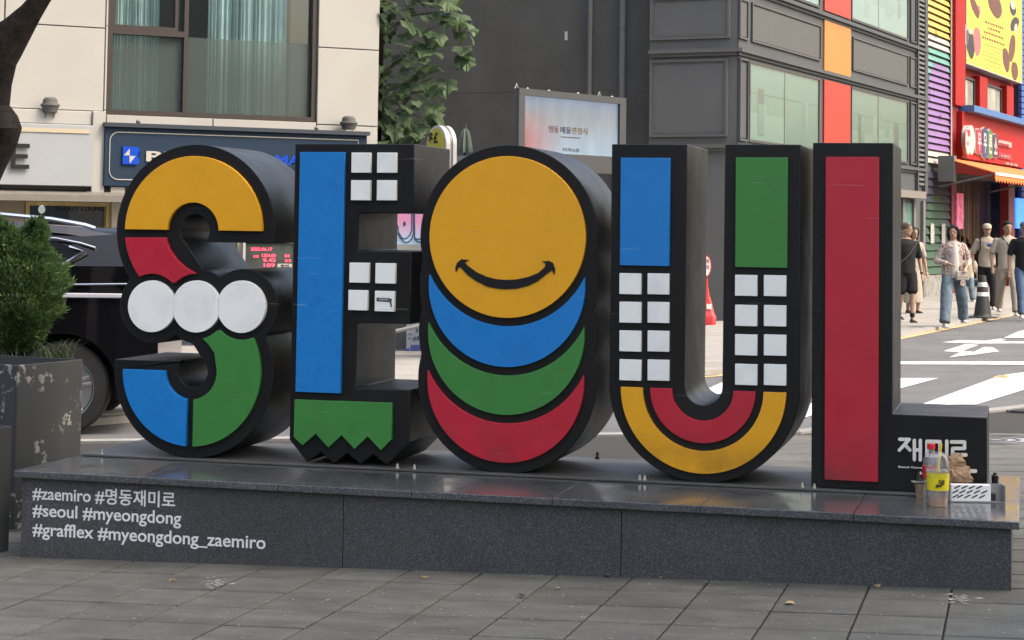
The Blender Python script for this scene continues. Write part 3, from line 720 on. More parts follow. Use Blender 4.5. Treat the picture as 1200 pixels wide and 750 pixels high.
for z0, z1 in ((zspb, zspt),):
    for x0, x1 in ((863.5, 873.5), (878, 959), (997, 1062), (1064.5, 1071)):
        u0, u1 = gcol(x0, x1); mb = MB(); mb.ffr(GR, u0, u1, z0, z1, .035, .02, .06); mb.fbox(GR, u0+.05, u1-.05, z0+.05, z1-.05, .02, .035); mb.build('wall_panel', M_GREYS, gb)
    u0, u1 = gcol(963, 994); mb = MB(); mb.fbox(GR, u0, u1, z_mid+.04, z_up-.1, .021, .055); mb.build('colour_panel', M_AMB, gb, label='amber wall panel')
# louvre column
u0, u1 = gcol(1072.5, 1079.5); zl0 = colz(GR, 1075, 217)
mb = MB(); mb.fbox(GR, u0, u1, zl0, ZT, .0205, .024); mb.build('louvre_back', M_DARK, gb)
mb = MB(); z = zl0
while z < ZT:
    mb.fbox(GR, u0, u1, z, z+.055, .025, .085); z += .118
mb.build('louvre', M_LOUV, gb, kind='stuff')
for x0, x1 in ((1079.7, 1083), (1071.3, 1072.4)):
    u0, u1 = gcol(x0, x1); mb = MB(); mb.fbox(GR, u0, min(u1, uR), zl0-.2, ZT, .021, .1); mb.build('corner_trim', M_GREYL, gb)
# ground floor entrance at the far end
u0, u1, z0, z1 = GR.rect(1040, 222, 1071, 233); mb = MB(); mb.fbox(GR, u0, u1, z0, z1, .021, .3); mb.build('sign_box', mat('taupe_box', (.14, .125, .11), .6), gb)
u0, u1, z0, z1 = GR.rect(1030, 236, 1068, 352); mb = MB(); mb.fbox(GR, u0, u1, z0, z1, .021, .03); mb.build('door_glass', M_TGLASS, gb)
for x in (1035, 1054, 1067, 1078):
    a, b = GR.pix(x, 200)[0], GR.pix(x+2.6, 200)[0]; mb = MB(); mb.fbox(GR, a, b, ZG, zc(GR, 1060, 234), .031, .09); mb.build('door_post', M_LOUV, gb)
# pipes on the side wall
for x, r_ in ((691.5, .045), (729.5, .06)):
    u = GL.pix(x, 80, -.28)[0]; mb = MB(); p = GL.P(u, 0, -.26); mb.tube([(p.x, p.y, ZG), (p.x, p.y, ZT)], r_, 12); mb.build('drain_pipe', M_GREYP, gb)
    for y in (30, 120): 
        z = GL.pix(x, y, -.28)[1]; mb = MB(); mb.tube([(p.x, p.y, z-.03), (p.x, p.y, z+.03)], r_+.012, 12); mb.build('pipe_clamp', M_GREYP, gb)
u0, u1, z0, z1 = GL.rect(662, 37, 665, 47, -.35); mb = MB(); mb.fbox(GL, u0, u1, z0, z1, -.349, -.345); mb.build('paint_scar', mat('pale_scar', (.4, .4, .38), .9), gb)
for z in (4.2, 7.4):
    mb = MB(); mb.fbox(GL, uLp+.01, uLw-.01, z, z+.008, -.349, -.343); mb.build('render_joint', M_GREYP, gb)

# ---- building with painted boards
MUR = Fr(GR.P(uR+.005, 0), 26)
mu0, mu1 = .04, MUR.pix(1114.5, 100)[0]
mbld = thing('mural_building', MUR.P(0, 0), 'narrow building front of painted horizontal boards, yellow over turquoise and purple', 'building')
mb = MB(); mb.fbox(MUR, .0, mu1, ZG, 12, -3, -.08); mb.build('wall', mat('mural_backing', (.05, .05, .06), .8), mbld)
zA = MUR.pix(1086, 42)[1]; zB = MUR.pix(1086, 51)[1]; zC = MUR.pix(1086, 178)[1]; zD = MUR.pix(1086, 190)[1]; zE = MUR.pix(1086, 322)[1]
M_MY = mat('board_yellow', col(168, 148, 62), .6, var=.06, vscale=3); M_MT = mat('board_turquoise', col(72, 124, 116), .6, var=.06, vscale=3)
M_MP = mat('board_purple', col(104, 76, 126), .6, var=.06, vscale=3); M_MN = mat('board_navy', col(24, 28, 48), .6, var=.1, vscale=3)
M_MG = mat('board_green', col(22, 62, 38), .6, var=.1, vscale=3); M_MW = mat('board_white', col(148, 146, 140), .6, var=.05, vscale=3)
M_MB2 = mat('board_blue', col(34, 52, 96), .6)
segs = {}
def board(z, h, u0, u1, m):
    if u1-u0 < .02: return
    b_ = segs.setdefault(m.name, (MB(), m))[0]; P = MUR.P
    b_.hexa([P(u0, z, 0), P(u1, z, 0), P(u1, z, -.07), P(u0, z, -.07), P(u0, z+h, -.05), P(u1, z+h, -.05), P(u1, z+h, -.079), P(u0, z+h, -.079)])
pit = .172; z = zD
um = (mu0+mu1)/2
while z < 9.4:
    h = pit-.04
    if z < zC: board(z, h, mu0, mu1, M_MW)
    elif z < zB-.1:
        t = (z-zC)/(zB-zC)                       # purple dome, rising to 0.66 of the height
        cw = 0
        if t < .86: cw = 1.0*(1-max(0, (t-.45)/.41)**2.2)**.5
        pu0 = mu0+(mu1-mu0)*(.60-.44*cw); pu1 = min(mu1, mu0+(mu1-mu0)*(.60+.52*cw)); 
        if cw > .05:
            board(z, h, mu0, pu0-.03, M_MT); board(z, h, pu0, pu1, M_MP)
            if pu1 < mu1-.03: board(z, h, pu1+.02, mu1, M_MT)
        else: board(z, h, mu0, mu1, M_MT)
    elif z < zA: board(z, h, mu0, mu1, M_MW)
    else: board(z, h, mu0, mu1, M_MY)
    z += pit
pit = .2; z = zE
while z < zD-.35:
    h = pit-.03; t = (z-zE)/(zD-zE)
    cw = .36*(1-max(0, (t-.45)/.22)**2)**.5 if t < .66 else 0
    uq = mu0+.18
    board(z, h, mu0, uq, M_MB2 if t < .7 else M_MN)
    if cw > .05:
        c0 = um-.1; w_ = cw*(mu1-mu0)
        board(z, h, uq+.01, c0-w_, M_MN); board(z, h, c0-w_+.01, c0+w_, M_MG); board(z, h, c0+w_+.01, mu1, M_MN)
    else: board(z, h, uq+.01, mu1, M_MN)
    z += pit
for nm, (b_, m_) in segs.items(): b_.build('painted_board', m_, mbld, kind='stuff', label=nm.replace('board_', '')+' painted boards')
mb = MB(); mb.fbox(MUR, mu1-.09, mu1-.005, zD, 9.4, .004, .03); mb.build('edge_trim', M_MW, mbld)
mb = MB(); mb.fbox(MUR, mu0, mu1, zE-1.2, zE-.02, -.079, -.02); mb.build('base_wall', mat('pale_base', (.16, .16, .15), .7, var=.35, vscale=6), mbld)
for x in (1090, 1103):
    a = MUR.pix(x, 262); b = MUR.pix(x+4, 285); mb = MB(); mb.fbox(MUR, a[0], b[0], b[1], a[1], .004, .02); mb.build('notice', M_MW, mbld)
# vertical black ink outlines on the painted figure
mb = MB()
stroke(mb, MUR, [(mu0+.25, zB-1.3), (mu0+.4, zB-.75), (mu0+.52, zB-1.4)], .025, .003, .006)
stroke(mb, MUR, [(um+.15, zC+1.0), (um+.2, zC+.85), (um+.3, zC+1.0)], .025, .003, .006)
stroke(mb, MUR, [(um-.1, zA+.5), (um+.0, zA+.62)], .025, .003, .006); stroke(mb, MUR, [(um+.2, zA+.45), (um+.32, zA+.4)], .025, .003, .006)
for q in (0, 1):
    for s_ in (0, .12, .24): stroke(mb, MUR, [(mu0+.2+q*.9+s_, zA+.05), (mu0+.2+q*.9+s_, zA+.3-.05*abs(s_-.12)*8)], .025, .003, .006)
mb.build('ink_drawing', M_SMILE, mbld, kind='stuff')

# ---- red shop building
RB = Fr(MUR.P(mu1+.004, 0, .0), 26)
M_RW = mat('red_wall', col(136, 20, 16), .6, spec=.2, var=.06, vscale=1.5); M_RD = mat('deep_red', col(105, 16, 22), .5)
rbld = thing('red_building', RB.P(0, 0), 'bright red shop building with a yellow food banner and an orange awning', 'building')
ru1 = RB.pix(1197, 100)[0]
def rx(px): return RB.pix(px, 120)[0]
zlow = RB.pix(1150, 205)[1]
# main wall with window holes left open: pieces around them
mb = MB(); mb.fbox(RB, 0, ru1, zlow, 12, -4, -.25); mb.build('wall', M_RW, rbld)
mb = MB(); mb.fbox(RB, 0, rx(1126), RB.pix(1120, 124)[1], 12, -.249, .12); mb.build('pilaster', M_RW, rbld)
mb = MB(); mb.fbox(RB, 0, rx(1120), ZG, RB.pix(1120, 124)[1]-.004, -.249, .02); mb.build('pilaster', M_RD, rbld)
zs1 = RB.pix(1160, 137)[1]
a = RB.pix(1130, 129); b = RB.pix(1199, 150.5)
zs = RB.pix(1127, 132)[1]; zsb = RB.pix(1127, 186)[1]
mb = MB(); mb.fbox(RB, rx(1120.5), ru1, zsb, zs, -.249, .16); mb.build('sign_board', M_RW, rbld)
mb = MB(); mb.fbox(RB, rx(1123), ru1+.3, zs+.004, zs+.17, .0, .42); mb.build('blue_ledge', mat('ledge_blue', col(54, 92, 140), .5), rbld)
zw0, zw1 = zs+.2, RB.pix(1133, 87)[1]
for x0, x1 in ((1132, 1150), (1160, 1181)):
    f = MB(); f.ffr(RB, rx(x0), rx(x1), zw0, zw1, .06, -.248, -.17); fo = f.build('window', M_DKFR, rbld)
    p = MB(); p.fbox(RB, rx(x0)+.061, rx(x1)-.061, zw0+.061, zw1-.061, -.247, -.22); p.build('pane', mat('shop_glass', (.26, .28, .25), .08, spec=.8, var=.3, vscale=1, dirt=(.55, .55, .5, 1), dirt_scale=1.2, dirt_amt=.5), fo)
for x0, x1 in ((1150.5, 1159.5), (1182, 1190)):
    mb = MB(); mb.fbox(RB, rx(x0), rx(x1), zs+.18, zw1+.1, -.247, -.05); mb.build('pilaster', M_RW, rbld)
# blue slats at the far right
mb = MB(); BU = ru1+.02; z = ZG+1.9
while z < 9.5:
    mb.fbox(RB, BU, BU+3, z, z+.15, -.1, 0); z += .18
mb.build('blue_board', mat('blue_boards', col(46, 76, 140), .6), rbld, kind='stuff')
mb = MB(); mb.fbox(RB, BU, BU+3, ZG, 9.6, -3, -.12); mb.build('side_wall', M_MN, rbld)
# banner
bn = thing('food_banner', RB.P(rx(1160), RB.pix(1160, 90)[1], -.1), 'large yellow banner with pictures of snacks on the red building', 'banner')
zb0 = RB.pix(1130, 73.5)[1]; zb1 = zb0+3.2; bu0, bu1 = rx(1129.5), rx(1195)
mb = MB(); mb.fbox(RB, bu0, bu1, zb0, zb1, -.248, .06); mb.build('sheet', mat('banner_yellow', col(186, 168, 62), .6, var=.03), bn)
mb = MB(); mb.ffr(RB, bu0-.03, bu1+.03, zb0-.03, zb1+.03, .03, -.248, .075); mb.build('frame', M_MW, bn)
def bpt(fx, fy): return bu0+fx*(bu1-bu0), fy
M_BR = mat('snack_brown', col(82, 46, 34), .6, var=.3, vscale=8); M_CUP = mat('cup_black', col(24, 20, 22), .5); M_PK = mat('snack_pink', col(150, 84, 86), .6)
def bell(name, x, y, rxp, ryp, m, rot=0, o=.064):
    c = RB.pix(x, y, .06); k_ = RB.pix(x+1, y, .06)[0]-c[0]; kz_ = abs(RB.pix(x, y+1, .06)[1]-c[1])
    pts = []
    for i in range(22):
        a = 2*PI*i/22; ex, ey = rxp*math.cos(a), ryp*math.sin(a)*(1+.06*math.sin(3*a))
        q = R(rot); pts.append((c[0]+k_*(ex*math.cos(q)-ey*math.sin(q)), c[1]+kz_*(ex*math.sin(q)+ey*math.cos(q))))
    mb = MB(); mb.fprism(RB, pts, .061, o); mb.build(name, m, bn)
for x, y, a, b, m, rt in ((1166, 6, 8, 14, M_BR, 10), (1187, 10, 4, 8, M_CUP, 0), (1189, 28, 4, 10, M_CUP, -20), (1186, 56, 3.5, 17, M_BR, -6), (1179, 70, 4, 14, M_BR, 5), (1189, 83, 4, 11, M_BR, 0),
                          (1137, 51, 5, 17, M_CUP, 4), (1145, 48, 4.5, 17, M_PK, 0), (1132, 40, 3, 12, M_MW, 0), (1142, 8, 4, 12, M_BR, 20), (1147, 12, 2, 6, M_PK, 0)):
    bell('snack_picture', x, y, a, b, m, rt)
bell('snack_picture', 1187, 6, 3, 5, M_MW, 0, .067); bell('snack_picture', 1190, 33, 1.6, 6, M_MW, -10, .067); bell('snack_picture', 1137, 37, 2.6, 3, M_MW, 0, .067)
mb = MB()
for i, (y, x0, x1, hh) in enumerate(((24, 1154, 1176, 2.2), (30, 1158, 1172, 2.2), (36, 1153, 1176, 2.2), (43, 1151, 1177, 2.2), (51, 1155, 1176, 1.1), (56, 1158, 1172, 1), (60, 1152, 1174, 1), (64, 1152, 1174, 1), (69, 1152, 1175, 1), (74, 1155, 1173, .8), (79, 1156, 1171, .8))):
    x = x0
    while x < x1:
        wv = random.uniform(1.2, 2.8); sl = (x-1154)*.36
        a = RB.pix(x, y+sl, .06); b = RB.pix(min(x+wv, x1), y+sl+hh*1.6, .06)
        mb.fbox(RB, a[0], b[0], b[1], a[1], .061, .0635); x += wv+.8
mb.build('print_lines', M_BR, bn)
# sign with plaques
sg = thing('shop_sign', RB.P(rx(1145), RB.pix(1145, 165)[1], .16), 'round white emblem and four coloured Korean letter plaques on the red sign wall', 'shop sign')
def plaque(nm, x0, x1, y0, y1, m, o0, o1, par, oval=False, peak=0):
    a = RB.pix(x0, y0, .16); b = RB.pix(x1, y1, .16); cu, cz_ = (a[0]+b[0])/2, (a[1]+b[1])/2; hu, hz_ = (b[0]-a[0])/2, (a[1]-b[1])/2
    if oval: pts = [(cu+hu*math.cos(t), cz_+hz_*math.sin(t)) for t in [2*PI*i/32 for i in range(32)]]
    else: pts = [(cu-hu, cz_-hz_*.9), (cu, cz_-hz_*(1+peak)), (cu+hu, cz_-hz_*.9), (cu+hu, cz_+hz_*.9), (cu, cz_+hz_*(1+peak)), (cu-hu, cz_+hz_*.9)]
    mb = MB(); mb.fprism(RB, pts, o0, o1); return mb.build(nm, m, par), (cu, cz_, hu, hz_)
em, _ = plaque('emblem', 1126.6, 1134.6, 146, 182, M_MWF, .161, .34, sg, True)
c = RB.pix(1133, 162, .42)
def edisc(nm, x, y, rx_, ry_, m, o):
    c = RB.pix(x, y, .34); ku = RB.pix(x+1, y, .34)[0]-c[0]; kz2 = abs(RB.pix(x, y+1, .34)[1]-c[1])
    mb = MB(); mb.fprism(RB, [(c[0]+ku*rx_*math.cos(t), c[1]+kz2*ry_*math.sin(t)) for t in [2*PI*i/20 for i in range(20)]], .3405, o-.08); mb.build(nm, m, em)
edisc('emblem_ring', 1134.2, 165, 3.3, 17, mat('emblem_pink', col(190, 70, 70), .6), .424); edisc('emblem_ring', 1134.2, 165, 2.9, 16, M_MWF, .428)
edisc('emblem_mark', 1135, 156, 1.6, 4.2, M_ORG, .432); edisc('emblem_mark', 1133.8, 168, 1.5, 3.2, mat('emblem_grey', col(120, 110, 110), .6), .432); edisc('emblem_mark', 1133.2, 153, .5, 1.2, M_SMILE, .433)
M_PB = mat('plaque_blue', col(34, 46, 92), .5); M_PG = mat('plaque_green', col(62, 98, 46), .5); M_PV = mat('plaque_purple', col(52, 24, 62), .5); M_PR = mat('plaque_red', col(140, 24, 42), .5)
for (x0, x1, y0, y1, m, ch, pk) in ((1141, 1147.5, 150.5, 181, M_PR, '우', .0), (1148, 1154, 150.5, 184.5, M_PB, '우', .12), (1154.3, 1160.2, 152.5, 185, M_PG, '른', .1), (1160.5, 1166.3, 156.5, 185.5, M_PV, '소', .0)):
    bk, _ = plaque('plaque', x0-.5, x1+.4, y0-.8, y1+.8, M_MWF, .161, .22, sg, peak=pk)
    pq, q = plaque('plaque_face', x0, x1, y0, y1, m, .2205, .235, bk, peak=pk)
    text_mesh(ch, 'letter', M_MWF, RB, q[0]-q[2]*.62, q[0]+q[2]*.62, q[1]-q[3]*.72, q[1]+q[3]*.72, .2355, .01, .03, bk)
b1, _ = plaque('small_board', 1168.5, 1184, 163.5, 173.5, mat('pale_pink', col(170, 130, 128), .6), .161, .2, sg)
b1, _ = plaque('small_board', 1168.5, 1184, 178, 188, M_PR, .161, .2, sg)
for (s_, x0, x1, y0, y1, m) in (('이벤트홀', 1170.5, 1182, 167, 172.5, M_PR), ('스토어', 1172, 1182, 181, 185.5, M_MW), ('명동점', 1179, 1193, 190, 195, M_MW)):
    a = RB.pix(x0, y0, .2); b = RB.pix(x1, y1+.4*(x1-x0)*.0, .2); text_mesh(s_, 'letter', m, RB, a[0], b[0], b[1], a[1], .2005 if y1 < 189 else .161, .02, .02, sg)
# awning
aw = thing('awning', RB.P(1, 3, .5), 'orange awning with a scalloped edge over the red shop entrance', 'awning')
M_AW = mat('awning_orange', col(200, 98, 34), .7, var=.06, vscale=2); M_AWL = mat('awning_pale', col(222, 200, 180), .7)
ua, ub = RB.pix(1106, 195, 0)[0]-1.0, ru1+1.2
za = zsb-.06
P = RB.P
mb = MB(); mb.hexa([P(ua, za-.02, .17), P(ub, za-.02, .17), P(ub, za-.42, 1.5), P(ua, za-.42, 1.5), P(ua, za, .17), P(ub, za, .17), P(ub, za-.39, 1.5), P(ua, za-.39, 1.5)]); mb.build('canopy', M_AW, aw)
mb = MB(); mb.fbox(RB, ua, ub, za-.46, za-.39, 1.501, 1.53); mb.build('front_rail', M_AWL, aw)
mb = MB(); n_ = 36
for i in range(n_):
    a = ua+(ub-ua)*i/n_; b = ua+(ub-ua)*(i+1)/n_; mb.fprism(RB, [(a, za-.461), (a, za-.56), ((a+b)/2, za-.64), (b, za-.56), (b, za-.461)], 1.502, 1.512)
mb.build('valance', M_AW, aw)
for u in (ua+.05, ub-.05, (ua+ub)/2):
    mb = MB(); mb.tube([P(u, za-.75, .1), P(u, za-.45, 1.45)], .025, 6); mb.build('arm', M_LOUV, aw)
# awning box on the mural wall
mb = MB(); c = RB.P(ua+.1, za-.3, .3); mb.obox(c, RB.u, RB.n, (0, 0, 1), .14, .2, .32); mb.build('motor_box', M_LOUV, aw)
# shop interior
zf_ = ZG+.4
mb = MB(); mb.fbox(RB, rx(1120.5), ru1, ZG, zlow-.01, -4, -3.9); mb.fbox(RB, rx(1120.5), ru1, zlow-.1, zlow-.005, -3.89, -.26); mb.build('shop_interior', mat('shop_dark', (.035, .028, .025), .9, var=.4, vscale=2), rbld)
M_STRIP = mat('bead_curtain', col(92, 70, 50), .6, rnd=.3)
cs = None
mb = MB(); mb.fbox(RB, ru1-.05, ru1-.002, ZG, zlow-.11, -3.89, -.26); mb.build('partition', MATS['shop_dark'], rbld)
uu = rx(1128)
while uu < ru1-.2:
    mb = MB(); zt_ = zsb-.25+random.uniform(-.1, .05); mb.fbox(RB, uu, uu+random.uniform(.05, .09), ZG+1.9+random.uniform(-.1, .25), zt_, -.9, -.86); mb.build('door_strip', M_STRIP, rbld); uu += random.uniform(.14, .2)
a = RB.pix(1119.5, 226, .02); b = RB.pix(1127.5, 268, .02)
mb = MB(); mb.fbox(RB, a[0], b[0], b[1], a[1], .021, .06)
mb.build('poster', mat('poster_pink', col(214, 96, 140), .5, var=.5, vscale=4), rbld)
a = RB.pix(1190, 232, .02); mb = MB(); mb.fbox(RB, a[0], a[0]+1.4, a[1]-.9, a[1], -.1, .05); mb.build('lit_screen', mat('blue_screen', col(50, 110, 220), .3, emit=col(50, 120, 230), estr=.6, var=.4, vscale=6), rbld)
mb = MB(); mb.fbox(RB, rx(1182), rx(1189), ZG, zlow, -.249, .0); mb.build('pilaster', M_RD, rbld)
for i in range(4):
    mb = MB(); u = rx(1133+i*12); mb.fbox(RB, u, u+1.2, ZG+.4, ZG+1.35+.2*(i % 2), -1.6, -1.1); mb.build('display_shelf', mat('shelf_wood', col(120, 80, 56), .6, var=.5, vscale=7), rbld)

# ---- cream building on the left
ca = F0*29.5 + R0*(-157/FPX*29.5); CB = Fr((ca.x, ca.y), 63.6)
cz_g = gz(ca.x, ca.y)
M_CRM = mat('cream_cladding', (0.285, 0.285, 0.27), 0.55, spec=.3, var=0.03, vscale=1, dirt=(0.25, 0.24, 0.215, 1), dirt_scale=.9, dirt_amt=.4)
M_CRJ = mat('cream_joint', (0.12, 0.11, 0.09), 0.9)
cb = thing('cream_building', (ca.x, ca.y, cz_g), 'cream panelled building with a wide curtained window above two shop signs', 'building')
def cu(px): return CB.pix(px, 120)[0]
def czz(px, py): return CB.pix(px, py)[1]
wx0, wx1 = cu(125), cu(371.5); wz0 = czz(248, 138.5); wz1 = wz0+3.3
uL_ = cu(-260)
zsh = czz(60, 236)                         # underside of the canopy
# shell around the window opening and the shop opening
mb = MB()
mb.fbox(CB, uL_, wx0, zsh, 9, -.4, -.03); mb.fbox(CB, wx1, 0, -1.5, 9, -.4, -.03); mb.fbox(CB, wx0, wx1, zsh, wz0, -.4, -.03); mb.fbox(CB, wx0, wx1, wz1, 9, -.4, -.03)
mb.fbox(CB, cu(240), wx1, -1.5, zsh, -.4, -.03)
mb.fbox(CB, -.4, 0, -1.5, 9, -7, -.401)
mb.build('wall', M_CRJ, cb)
zj = [zsh+.3, czz(60, 128.5), czz(60, 29.5), 8.9]
gp_ = .008
def clad(u0, u1, z0, z1):
    mb = MB(); mb.fbox(CB, u0+gp_, u1-gp_, z0+gp_, z1-gp_, -.0295, .0); mb.build('cladding_panel', M_CRM, cb, bevel=.004, seg=1)
zr = [czz(405, 57), czz(405, 147)]
for (u0, u1, zz) in ((cu(121.5), wx0, [zsh, czz(122, 129), czz(122, 30), 8.9]), (wx1, 0, [-1.2, zr[1], zr[0], 8.9]), (cu(3), cu(121.5), [zsh, zj[1], zj[2], 8.9]), (uL_, cu(2.5), [zsh, zj[1], zj[2], 8.9])):
    for a, b in zip(zz, zz[1:]): clad(u0, u1, a, b)
clad(wx0, cu(250), zsh, wz0); clad(cu(250), wx1, zsh, wz0)
# window
M_WFR = mat('bronze_frame', col(38, 33, 31), .45)
f = MB(); f.ffr(CB, wx0+.005, wx1-.005, wz0+.005, wz1, .07, -.22, -.04)
um0, um1 = cu(215.5), cu(220.5); f.fbox(CB, um0, um1, wz0+.08, wz1-.08, -.22, -.06)
ztr = czz(170, 38); f.fbox(CB, wx0+.08, um0-.003, ztr-.035, ztr+.05, -.22, -.06)
fo = f.build('window', M_WFR, cb)
M_GL = glass('tinted_glass', (.84, .91, .905), .02, .03)
M_GL2 = glass('filmed_glass', (.80, .90, .89), .12, .04)
def add_haze(m, c, k):
    n = m.node_tree; o_ = n.nodes['Material Output']; src = o_.inputs[0].links[0].from_socket
    d_ = n.nodes.new('ShaderNodeBsdfDiffuse'); d_.inputs[0].default_value = c; x = n.nodes.new('ShaderNodeMixShader'); x.inputs[0].default_value = k
    n.links.new(src, x.inputs[1]); n.links.new(d_.outputs[0], x.inputs[2]); n.links.new(x.outputs[0], o_.inputs[0])
add_haze(M_GL2, (.085, .108, .106, 1), .38)
for (u0, u1, z0, z1, m) in ((wx0+.075, um0-.003, ztr+.052, wz1-.075, M_GL), (wx0+.075, um0-.003, wz0+.08, ztr-.038, M_GL2), (um1+.003, wx1-.075, wz0+.08, ztr-.02, M_GL2), (um1+.003, wx1-.075, ztr-.018, wz1-.075, M_GL)):
    p = MB(); p.fbox(CB, u0, u1, z0, z1, -.15, -.14); p.build('pane', m, fo)
sash = MB(); sash.ffr(CB, wx0+.077, cu(209), ztr+.054, wz1-.08, .05, -.138, -.09); sash.build('sash', M_WFR, fo)
p = MB(); p.fbox(CB, wx0-.3, wx1+.3, wz0-.3, wz1+.3, -2.2, -2.1); p.fbox(CB, wx0-.3, wx1+.3, wz0-.3, wz0-.2, -2.09, -.41); p.build('room', mat('room_dark', (.045, .052, .052), .9), cb)
M_CUR = mat('sheer_curtain', (0.40, 0.46, 0.465), .9, var=.10, vscale=2)
def curtain(x0, x1, o, amp, n, ph):
    u0, u1 = cu(x0), cu(x1); fr_, bk_ = [], []
    N = n*8
    pts = [(u0+(u1-u0)*i/N, o+amp*math.sin(2*PI*n*i/N+ph)*(.6+.4*math.sin(i*.37))+amp*.4*math.sin(i*.9)) for i in range(N+1)]
    rings = [[CB.P(u, z, oo) for u, oo in pts]+[CB.P(u, z, oo-.01) for u, oo in reversed(pts)] for z in (wz0-.1, wz1)]
    mb = MB(); mb.loft(rings); mb.build('curtain', M_CUR, cb)
curtain(136, 193, -.4+.0, .035, 16, 0); curtain(252, 312, -.45, .05, 14, 1); curtain(313, 346, -.47, .03, 5, 2)
lampc = CB.P(cu(174), czz(174, 106), -.9)  # lamp shape built in place of a reflection in the pane
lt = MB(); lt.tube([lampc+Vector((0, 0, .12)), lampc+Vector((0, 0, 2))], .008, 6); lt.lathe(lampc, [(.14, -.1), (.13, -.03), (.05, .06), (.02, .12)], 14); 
pe = lt.build('lamp_reflection', M_MW); pe['kind'] = 'x'; del pe['kind']; tag(pe, 'small white lamp shape behind the left window pane, in place of a reflection', 'lamp')
# white sign
ws = thing('white_sign', CB.P(cu(50), czz(50, 220), .1), 'white shop sign box ending in a black letter E, beside the tree', 'shop sign')
u0, u1 = cu(-60), cu(104); z1, z0 = czz(60, 146.5), czz(60, 218)
mb = MB(); mb.fbox(CB, u0, u1, z0, z1, .002, .30); mb.build('box', mat('sign_white', (.225, .245, .26), .5, var=.02), ws, bevel=.01)
mb = MB(); mb.fbox(CB, u0+.05, u1-.05, z1-.12, z1-.06, .301, .315); mb.build('trim', mat('sign_lit_cream', (.33, .29, .21), .5), ws)  # yellowish strip coloured to look lit along the top of the sign
SF = .30
a = CB.pix(13.5, 168, SF+.04); b = CB.pix(34, 198, SF+.04)
mb = MB(); eh = a[1]-b[1]; et = eh*.17
mb.fbox(CB, a[0], a[0]+et, b[1], a[1], SF+.03, SF+.055)
for f_ in (0, .415, .83): mb.fbox(CB, a[0]+et, b[0]-(0 if f_ != .415 else et*.4), b[1]+eh*f_, b[1]+eh*f_+et, SF+.03, SF+.055)
mb.build('letter', M_SMILE, ws)
mb = MB(); mb.fbox(CB, a[0]+.02, a[0]+.05, b[1]+.1, b[1]+.14, SF+.0005, SF+.0295); mb.fbox(CB, a[0]+.02, a[0]+.05, b[1]+.3, b[1]+.34, SF+.0005, SF+.0295); mb.build('letter_stud', M_GREYP, ws, kind='stuff')
# raised cream surround
mb = MB(); mb.fbox(CB, cu(105.5), cu(120.5), zsh+.01, czz(110, 131), .002, .2); mb.build('surround', M_CRM, cb, bevel=.01)
mb = MB(); mb.fbox(CB, uL_, cu(105), z1+.01, czz(60, 129.5), .002, .16); mb.build('surround', M_CRM, cb, bevel=.01)
# blue sign
bs = thing('blue_sign', CB.P(cu(270), czz(270, 190), .1), 'long slate blue shop sign with a bright blue B emblem and white line border', 'shop sign')
bu0, bu1 = CB.pix(122.5, 180, .25)[0], CB.pix(430, 180, .25)[0]; bz1 = CB.pix(270, 153.5, .25)[1]; bz0 = CB.pix(124, 218, .25)[1]
mb = MB(); mb.fbox(CB, bu0, bu1, bz0, bz1, .002, .25); mb.build('board', mat('slate_blue', col(24, 42, 60), .6, spec=.2, var=.04, vscale=1), bs, bevel=.008)
mb = MB(); mb.fbox(CB, bu0-.02, bu1+.02, bz1+.001, bz1+.06, .002, .32); mb.build('top_rail', mat('slate_blue_dark', col(28, 40, 52), .5), bs)
bl0 = CB.pix(129, 154.5, .25); lz0 = CB.pix(140, 210.5, .25)[1]; rr_ = .13
line = [(bu1-.15, bl0[1]), (bl0[0]+rr_, bl0[1])]+[(bl0[0]+rr_+rr_*math.cos(R(a)), bl0[1]-rr_+rr_*math.sin(R(a))) for a in range(90, 181, 15)]
line += [(bl0[0]+rr_+rr_*math.cos(R(a)), lz0+rr_+rr_*math.sin(R(a))) for a in range(180, 271, 15)]+[(bu1-.15, lz0), (bu1-.15, bl0[1])]
mb = MB(); mb.tube([CB.P(u, z, .256) for u, z in line], .0085, 5); mb.build('border_line', M_MW, bs)
M_BB = mat('emblem_blue', col(0, 58, 160), .5, spec=.2)
def bp_(x, y, o=.25): return CB.pix(130+x/17.15, 160+y/17.15, o)
a = bp_(232, 200); b = bp_(570, 565); um_, zm_ = (a[0]+b[0])/2, (a[1]+b[1])/2; hq = (a[1]-b[1])/2; w2 = b[0]-a[0]
Bp = [(a[0], b[1]), (b[0]-.06, b[1])]+arc((b[0]-.07, zm_-hq/2), .07, -70, 70, 6)+arc((b[0]-.07, zm_+hq/2), .07, -70, 70, 6)+[(b[0]-.06, a[1]), (a[0], a[1])]
mb = MB(); mb.fprism(CB, Bp, .2505, .28); lg = mb.build('emblem', M_BB, bs)
for tri in (((378, 242), (378, 380), (256, 378)), ((372, 388), (496, 392), (385, 535), (372, 525))):
    mb = MB(); mb.fprism(CB, [bp_(x, y, .28) for x, y in tri], .2805, .285, smooth=False); mb.build('bolt_mark', M_MW, lg)
a = bp_(705, 290); b = CB.pix(216, 190.5, .25)
text_mesh('BU', 'letter', M_MW, CB, a[0], b[0], b[1], a[1], .2505, .02, .03, bs)
a = CB.pix(322, 181.5, .25); b = CB.pix(352, 194, .25); text_mesh('MA', 'letter', M_BB, CB, a[0], b[0], b[1], a[1], .2505, .02, .03, bs)
for x in (162, 371):
    c = CB.P(CB.pix(x, 146, .2)[0], bz1+.09, .2); mb = MB(); mb.ell(c, .035, .035, .03); mb.build('fixing', M_GREYP, bs)
